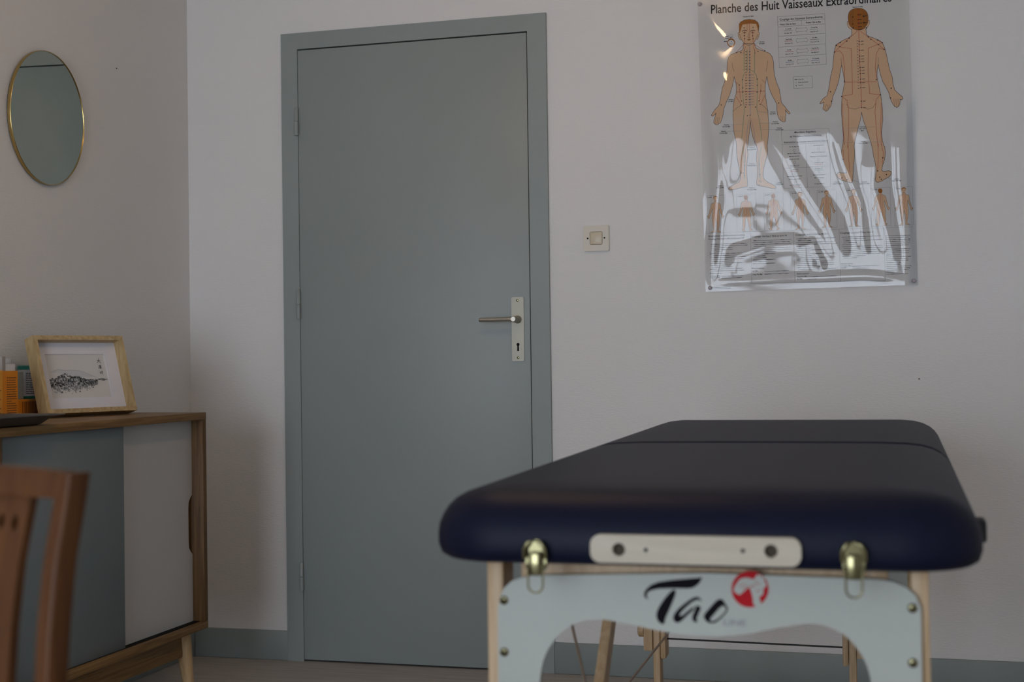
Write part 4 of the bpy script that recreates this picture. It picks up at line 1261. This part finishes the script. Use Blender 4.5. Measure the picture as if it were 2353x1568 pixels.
# ---- captions
def cap(txt, a, b, h, mat=None, name='caption'):
    o = letters(name, txt, a, b, h, mat or M_INK, sheet, lambda p, q, d: PO(p, q, d), 0.00055)
    return o
def capc(cv, txt, X, Y, w, h, sl=-0.05, mat=None):
    """caption centred at crop point with crop width w; h capital height in metres"""
    return cap(txt, cv(X - w / 2, Y - sl * w / 2), cv(X + w / 2, Y + sl * w / 2), h, mat)
cap('Planche des Huit Vaisseaux Extraordinaires', c4(226, 133), c4(1970, 14), 0.0285, name='chart_title')
SM = 0.0042
VA = 'Vaisseau'
for cv, X, Y, nm in ((c4, 585, 160, None), (c4, 1640, 68, None)):
    capc(cv, 'Vaisseau DU MAI', X, Y + 5, 104, SM + 0.0002)
for cv, X, Y, nm, w in ((c4, 717, 410, 'REN MAI', 54), (c4, 416, 968, 'DAI MAI', 50), (c4, 823, 1088, 'REN MAI', 56), (c4, 374, 1212, 'YIN WEI MAI', 78), (c4, 345, 1275, 'CHONG MAI', 76), (c4, 845, 1182, 'YIN WEI MAI', 78), (c4, 886, 1242, 'CHONG MAI', 76), (c5, 620, 46, 'YIN QIAO MAI', 84), (c5, 620, 202, 'YIN WEI MAI', 80), (c5, 312, 415, 'CHONG MAI', 76), (c5, 620, 434, 'YIN QIAO MAI', 90), (c5, 884, 383, 'CHONG MAI', 76), (c5, 1443, 377, 'YANG WEI MAI', 90), (c5, 1705, 376, 'YANG QIAO MAI', 104), (c5, 2015, 348, 'YANG WEI MAI', 92), (c4, 1693, 1372, 'YANG WEI MAI', 96)):
    capc(cv, VA, X, Y - 1, 50, SM)
    capc(cv, nm, X, Y + 18, w, SM)
capc(c4, VA, 1688, 1230, 52, SM)
capc(c4, 'YANG QIAO', 1688, 1249, 74, SM)
capc(c4, 'MAI', 1688, 1268, 26, SM)
for cv, a, b in ((c4, (660, 417), (690, 414)), (c4, (672, 1078), (790, 1090)), (c4, (415, 1205), (540, 1200)), (c4, (388, 1270), (520, 1264)), (c4, (690, 1192), (805, 1188)), (c4, (712, 1252), (845, 1250)), (c4, (1560, 1238), (1640, 1235)), (c4, (1725, 1228), (1815, 1226)), (c4, (1512, 1378), (1645, 1374)), (c4, (1745, 1373), (1870, 1370)), (c5, (340, 412), (430, 410)), (c5, (1590, 355), (1655, 372)), (c5, (1760, 370), (1815, 350)), (c5, (1940, 335), (1968, 345))):
    pline(LN['y'], [cv(*a), cv(*b)], 0.0006, 4)
# ---- coupling table
def rule(cv, a, b, w=0.0009, k='y'):
    pline(LN[k], [cv(*a), cv(*b)], w, 4)
tb = ((868, 162), (1323, 132), (1340, 620), (885, 655))
for a, b in zip(tb, tb[1:] + tb[:1]):
    rule(c4, a, b)
for (y0, y1) in ((213, 183), (262, 231), (352, 322), (457, 424), (556, 523)):
    t = (y0 - 162) / 493
    rule(c4, (868 + 17 * t, y0), (1323 + 17 * t, y1))
rule(c4, (1097, 200), (1099, 246))
cap('Couplage des Vaisseaux Extraordinaires', c4(888, 200), c4(1304, 172), 0.0068)
cap('Points Clés du Haut', c4(896, 246), c4(1046, 235), 0.0052)
cap('Points Clés du Bas', c4(1144, 227), c4(1287, 217), 0.0052)
rows = ((285, 'Yin Wei Mai', 'Nei Guan 6 MC', 'y', 270, 'Chong Mai', 'Gong Sun 4 RP', 'y'), (385, 'Yang Wei Mai', 'Wai Guan 5 TR', 'r-', 368, 'Dai Mai', 'Zu Lin Qi 41 VB', 'y'), (487, 'Du Mai', 'Hou Xi 3 IG', 'r', 470, 'Yang Qiao Mai', 'Shen Mai 62 V', 'r-'), (588, 'Ren Mai', 'Lie Que 7 P', 'b', 570, 'Yin Qiao Mai', 'Zhao Hai 6 R', 'b-'))
for i, (ya, n1, p1, k1, yb_, n2, p2, k2) in enumerate(rows):
    xa, xb = 972 + 5 * i, 1222 + 5 * i
    capc(c4, n1, xa, ya, 60 if len(n1) > 8 else 38, 0.0036, -0.06)
    capc(c4, p1, xa, ya + 40, 74, 0.0036, -0.06)
    pline(LN[k1[0]], [c4(xa - 38, ya + 14), c4(xa + 38, ya + 10)], 0.0011, 5, dash=DSH if len(k1) > 1 else None)
    capc(c4, n2, xb, yb_, 66 if len(n2) > 8 else 46, 0.0036, -0.06)
    capc(c4, p2, xb, yb_ + 40, 78, 0.0036, -0.06)
    pline(LN[k2[0]], [c4(xb - 40, yb_ + 15), c4(xb + 40, yb_ + 10)], 0.0011, 5, dash=DSH if len(k2) > 1 else None)
    x0 = 1042 + 4 * i
    yy = ya + 6
    arrow = [(x0, yy), (x0 + 12, yy - 24), (x0 + 12, yy - 15), (x0 + 100, yy - 21), (x0 + 100, yy - 30), (x0 + 116, yy - 5), (x0 + 103, yy + 18), (x0 + 103, yy + 10), (x0 + 14, yy + 16), (x0 + 14, yy + 26)]
    pline(LN['y'], [c4(*p) for p in arrow], 0.0007, 5, True)
# ---- legend
lg = ((1020, 744), (1202, 733), (1208, 846), (1026, 857))
for a, b in zip(lg, lg[1:] + lg[:1]):
    rule(c4, a, b)
pline(LN['k'], [c4(1036, 769), c4(1056, 768)], 0.0018, 5)
dot(LN['k'], c4(1048, 800), 0.001, 5)
dot(LN['k'], c4(1049, 829), 0.0016, 5)
cap('Points Clés', c4(1070, 774), c4(1120, 771), 0.0038)
cap('Points de réunion', c4(1070, 802), c4(1164, 796), 0.0038)
cap('Points Xi', c4(1072, 831), c4(1114, 828), 0.0038)
# ---- interaction table
it = [c4(905, 1262), c4(1365, 1240), c5(1383, 415), c5(930, 432)]
for a, b in zip(it, it[1:] + it[:1]):
    pline(LN['y'], [a, b], 0.0008, 4)
pline(LN['y'], [c5(915, 10), c5(1370, -10)], 0.0008, 4)
pline(LN['y'], [c5(925, 240), c5(1378, 218)], 0.0008, 4)
pline(LN['y'], [c5(1140, 0), c5(1158, 424)], 0.0008, 4)
cap('Méridiens Réguliers', c4(1032, 1288), c4(1236, 1278), 0.0062)
cap('et Vaisseaux Extraordinaires', c4(988, 1328), c4(1290, 1312), 0.0062)
cap('Interaction au niveau des points « clés »', c4(930, 1385), c4(1352, 1366), 0.0062)
for X, Y, t, w in ((1030, 36, 'Yin Wei Mai 9 RP', 98), (1030, 100, 'Méridien du Maître Cœur', 130), (1030, 128, 'Méridien du Foie', 98), (1030, 155, 'Méridien de la Rate', 100), (1033, 217, 'Chong Mai 21 RP', 92), (1035, 258, 'Du Mai 3 IG', 70), (1035, 320, 'Méridien de l’Intestin Grêle', 142), (1036, 347, 'Méridien de la Vessie', 110), (1038, 406, 'Yang Qiao Mai 62 V', 112), (1262, 22, 'Yang Wei Mai 5 TR', 106), (1262, 88, 'Méridien du Triple Foyer', 130), (1265, 128, 'Méridien de la Vésicule Biliaire', 160), (1266, 190, 'Dai Mai 41 VB', 82), (1268, 246, 'Ren Mai 7 P', 74), (1270, 306, 'Méridien du Poumon', 116), (1270, 334, 'Méridien du Rein', 90), (1272, 393, 'Yin Qiao Mai 6 R', 96)):
    capc(c5, t, X, Y, w, 0.0034)
for X, Y in ((1030, 66), (1033, 182), (1038, 288), (1040, 370), (1263, 52), (1265, 158), (1270, 275), (1272, 358)):
    pts = [c5(X + 11 * math.cos(k * math.pi / 3), Y + 14 * math.sin(k * math.pi / 3)) for k in range(6)]
    pline(LN['y'], pts, 0.0008, 5, True)
for X, Y, k in ((1035, 270, 'r'), (1040, 418, 'r'), (1033, 228, 'y'), (1266, 203, 'r'), (1268, 258, 'g')):
    pline(LN[k], [c5(X - 40, Y), c5(X + 40, Y - 4)], 0.0009, 5)
# ---- row of eight small figures with frames
XC = [270, 565, 828, 1085, 1342, 1602, 1862, 2088]
HT = [508, 498, 484, 468, 455, 440, 434, 424]
FT_ = [862, 848, 838, 832, 812, 803, 796, 790]
KIND = 'FBBFFFBF'
NM = ['Chong Mai', 'Yang Qiao Mai', 'Du Mai', 'Dai Mai', 'Ren Mai', 'Yin Mai', 'Yang Wei Mai', 'Yin Wei Mai']
def xf(pts, src_top, src_bot, src_cx, cx_, top_, bot_):
    s = (top_ - bot_) / (src_top - src_bot)
    return [((p[0] - src_cx) * s + cx_, (p[1] - src_bot) * s + bot_) for p in pts]
fx = (c4(600, 188)[1], min(p[1] for p in FR_), sum(c4(605, 800)[:1]))
bx_ = (c4(1650, 79)[1], min(p[1] for p in BK_), c4(1668, 700)[0])
for X, t, b, k, nm in zip(XC, HT, FT_, KIND, NM):
    cx2, tz = c5(X, t)
    bz = c5(X, b)[1]
    body, hair, other, sr = (FR_, hairF, faceP, fx) if k == 'F' else (BK_, hairB, None, bx_)
    fb = xf(body, *sr, cx2, tz, bz)
    fill('small_figure', fb, M_SKIN, 1)
    pline(LN['o'], fb, 0.0006, 3, True)
    if other:
        fill('small_figure_face', xf(other, *sr, cx2, tz, bz), M_SKIN, 1.5)
        hz_ = xf([c4(549, 312), c4(628, 312), c4(592, 385)], *sr, cx2, tz, bz)
        for q in hz_:
            dot(LN['k'], q, 0.0007, 3)
    fill('small_figure_hair', xf(hair, *sr, cx2, tz, bz), M_HAIR, 2)
    mid = xf([sr and (sr[2], body[0][1]), (sr[2], c4(605, 1100)[1])], *sr, cx2, tz, bz)
    pline(LN['r'], mid, 0.0007, 3)
    for sx_ in (-1, 1):
        pline(LN['r'], [(mid[0][0] + sx_ * 0.004, mid[0][1] - 0.006), (mid[1][0] + sx_ * 0.005, mid[1][1]), (mid[1][0] + sx_ * 0.006, bz + 0.012)], 0.0005, 3)
    x0 = X - 93 if X > 300 else 172
    x1 = X + 93 if X < 2000 else 2172
    fr4 = ((x0, t - 2), (x1, t - 12), (x1 + 8, b - 4), (x0 + 8, b + 6))
    for a, c in zip(fr4, fr4[1:] + fr4[:1]):
        pline(LN['y'], [c5(*a), c5(*c)], 0.0006, 3)
    cap(nm, c5(x0 + 14, t + 18), c5(x0 + 62, t + 15), 0.0034)
# ---- text columns under the figures
COLX = [(197, 560, 895), (613, 985, 910), (1042, 1420, 890), (1473, 1860, 875), (1907, 2150, 900)]
for x, y0, y1 in ((607, 862, 1350), (1022, 848, 1340), (1462, 828, 1335), (1895, 815, 1325)):
    pline(LN['y'], [c5(x, y0), c5(x + 14, y1)], 0.0008, 4)
pline(LN['y'], [c5(205, 865), c5(2180, 805)], 0.0006, 4)
pline(LN['y'], [c5(600, 1352), c5(1910, 1322)], 0.0007, 4)
cap('Symptômes et Affections couvertes', c5(200, 903), c5(552, 890), 0.0060)
cap('Couplage Nei Guan 6 MC/Gong Sun 4 RP', c5(200, 932), c5(548, 918), 0.0050)
for (x, y), t2, w in (((613, 908), 'Wai Guan 5 TR/Zu Lin Qi 41 VB', 345), ((1042, 890), 'Hou Xi 3 IG/Shen Mai 62 V', 320), ((1473, 873), 'Lie Que 7 P/Zhao Hai 6 R', 320)):
    cap('Couplage', c5(x, y), c5(x + 96, y - 4), 0.0058)
    cap(t2, c5(x + 106, y - 4), c5(x + w, y - 12), 0.0050)
rt = random.Random(21)
def textlines(x0, x1, y0, y1, step, indent=0):
    y = y0
    while y < y1:
        frac = rt.choice((1, 1, 0.95, 0.9, 0.6, 0.35))
        x = x0 + (rt.choice((0, 14)) if indent else 0) + 10 * (y - y0) / 300
        end = x + (x1 - x0) * frac - 14
        while x < end:
            w = rt.uniform(10, 42)
            xe = min(x + w, end)
            if xe - x > 3:
                pline(LN['k' if rt.random() < 0.25 else 'y'], [c5(x, y - (x - x0) * 0.035), c5(xe, y - (xe - x0) * 0.035)], 0.0017, 4)
            x = xe + 5.5
        y += step
textlines(213, 575, 975, 1235, 18.5, 1)
textlines(625, 1000, 940, 1175, 18.5, 1)
textlines(1052, 1440, 922, 1225, 18.5, 1)
textlines(1490, 1880, 905, 1110, 18.5, 1)
textlines(1912, 2160, 893, 1265, 18.5)
for x, y in ((217, 1262), (624, 1213), (1056, 1265), (1482, 1168)):
    cap('Points à associer :', c5(x, y), c5(x + 124, y - 4), 0.0044)
for x, y, t in ((218, 1288, 'Chong Mai'), (218, 1304, 'Yin Wei Mai'), (627, 1240, 'Dai Mai'), (627, 1272, 'Yang Wei Mai'), (1057, 1292, 'Yang Qiao Mai'), (1057, 1316, 'Du Mai'), (1484, 1190, 'Yin Qiao Mai'), (1484, 1208, 'Ren Mai')):
    cap(t, c5(x, y), c5(x + (95 if len(t) > 8 else 50), y - 3), 0.0044)
textlines(330, 560, 1284, 1310, 18)
textlines(745, 990, 1236, 1275, 26)
textlines(1160, 1450, 1288, 1330, 22)
textlines(1590, 1860, 1186, 1212, 18)
textlines(215, 430, 1392, 1412, 12)
LN.build('fine_print', MATS, sheet)
# ---- clear plastic film over the chart, slack and rippled in its lower half
mf = bpy.data.materials.new('clear_glossy_film')
mf.use_nodes = True
nt = mf.node_tree
nt.nodes.remove(nt.nodes['Principled BSDF'])
tr = nt.nodes.new('ShaderNodeBsdfTransparent')
gl = nt.nodes.new('ShaderNodeBsdfGlossy')
gl.inputs['Roughness'].default_value = 0.05
gl.inputs['Color'].default_value = (1, 1, 1, 1)
fz = nt.nodes.new('ShaderNodeFresnel')
fz.inputs['IOR'].default_value = 1.38
mx = nt.nodes.new('ShaderNodeMixShader')
nt.links.new(fz.outputs[0], mx.inputs['Fac'])
nt.links.new(tr.outputs[0], mx.inputs[1])
nt.links.new(gl.outputs[0], mx.inputs[2])
nt.links.new(mx.outputs[0], nt.nodes['Material Output'].inputs['Surface'])
def ridge(px, py, pts, w, amp):
    """height of a soft ridge that follows a polyline given in chart pixels"""
    best = 1e9
    tt = 0.0
    n = len(pts) - 1
    for i in range(n):
        ax_, ay_ = pts[i]
        bx2, by2 = pts[i + 1]
        dx, dy = bx2 - ax_, by2 - ay_
        t = max(0, min(1, ((px - ax_) * dx + (py - ay_) * dy) / (dx * dx + dy * dy)))
        d2 = (px - ax_ - dx * t) ** 2 + (py - ay_ - dy * t) ** 2
        if d2 < best:
            best, tt = d2, (i + t) / n
    fade = min(1, 4 * tt + 0.25) * min(1, 4 * (1 - tt) + 0.15)
    return amp * fade * math.exp(-best / (2 * w * w))
# (polyline in chart pixels, half width in pixels, height in mm)
RIDGES = [
    ([(1636, 240), (1648, 330), (1652, 420), (1640, 560), (1632, 655)], 9, 3.0),      # left border fold
    ([(2066, 240), (2070, 420), (2088, 560), (2100, 640)], 8, 3.0),                   # right border fold
    ([(1640, 652), (1800, 641), (1990, 634), (2095, 645)], 7, 2.2),                   # bottom border fold
    ([(1915, 270), (1945, 380), (1978, 470), (1990, 590)], 11, 3.0),                  # long diagonal folds
    ([(1775, 300), (1840, 420), (1905, 520), (1940, 610)], 21, 4.4),
    ([(1865, 545), (1895, 625)], 10, 2.6),
    ([(1680, 620), (1700, 590), (1760, 572), (1830, 566), (1880, 592)], 16, 3.6),
    ([(1690, 290), (1680, 350), (1672, 430)], 16, 3.0),
    ([(2020, 330), (2010, 430), (2035, 520), (2060, 600)], 18, 4.6),
    ([(1660, 470), (1740, 462), (1800, 480)], 24, -2.2),
    ([(1620, 20), (1650, 60), (1690, 100)], 16, 1.4),
    ([(1630, 218), (1690, 185)], 14, 1.2),
]
NX, NZ = 170, 240
bm = bmesh.new()
grid = []
def base_h(v):
    # slow swell of the slack sheet, crest a little above the middle (mm)
    c = 0.585
    if v < c:
        t = v / c
        return 25.0 * (0.5 - 0.5 * math.cos(math.pi * t)) * (0.35 + 0.65 * t)
    t = (v - c) / (1 - c)
    return 25.0 - 7.0 * t * t * (3 - 2 * t)
for j in range(NZ + 1):
    v = j / NZ                       # 0 bottom .. 1 top
    row = []
    for i in range(NX + 1):
        u = i / NX
        x = (PBL[0] * (1 - u) + PBR[0] * u) * (1 - v) + (PTL[0] * (1 - u) + PTR[0] * u) * v
        z = (PBL[1] * (1 - u) + PBR[1] * u) * (1 - v) + (PTL[1] * (1 - u) + PTR[1] * u) * v
        px = 1622 + 486 * u - 20 * v
        py = 671 - 16 * u - (676 + 18 * u) * v
        e = min(1, u / 0.03) * min(1, (1 - u) / 0.03) * min(1, v / 0.03) * min(1, (1 - v) / 0.04)
        hgt = 1.0 + base_h(v) * (0.55 + 0.45 * math.sin(math.pi * u) ** 0.8)
        low = 1 / (1 + math.exp((v - 0.62) * 40))
        hgt += low * 11.0 * u * u * min(1, (1 - u) / 0.05)          # whole lower half turned a little towards the left
        for pts, w, amp in RIDGES:
            hgt += ridge(px, py, pts, w, amp) * (0.25 + 0.75 * e)
        hgt += low * 0.5 * e * math.sin(13 * u + 9 * v) * math.sin(17 * v + 4 * u)
        row.append(bm.verts.new(PO(x, z, 0.0010 + 0.001 * max(hgt, 0.2))))
    grid.append(row)
for j in range(NZ):
    for i in range(NX):
        bm.faces.new((grid[j][i], grid[j][i + 1], grid[j + 1][i + 1], grid[j + 1][i]))
obj('plastic_film', bm, mf, pos, 180)
# clear push pins at the corners
M_PIN = plain('clear_pin_head', (0.42, 0.38, 0.40), 0.15)
for x, z in (wp(1608, 10), wp(1632, 662), wp(2100, 646), (PTR[0] - 0.012, PTR[1] - 0.012)):
    bm = bmesh.new()
    tube(bm, [PO(x, z, 0.0), PO(x, z, 0.005), PO(x, z, 0.0075), PO(x, z, 0.0085)], [0.0065, 0.0065, 0.0045, 0.001], 18)
    obj('push_pin', bm, M_PIN, pos, 40)
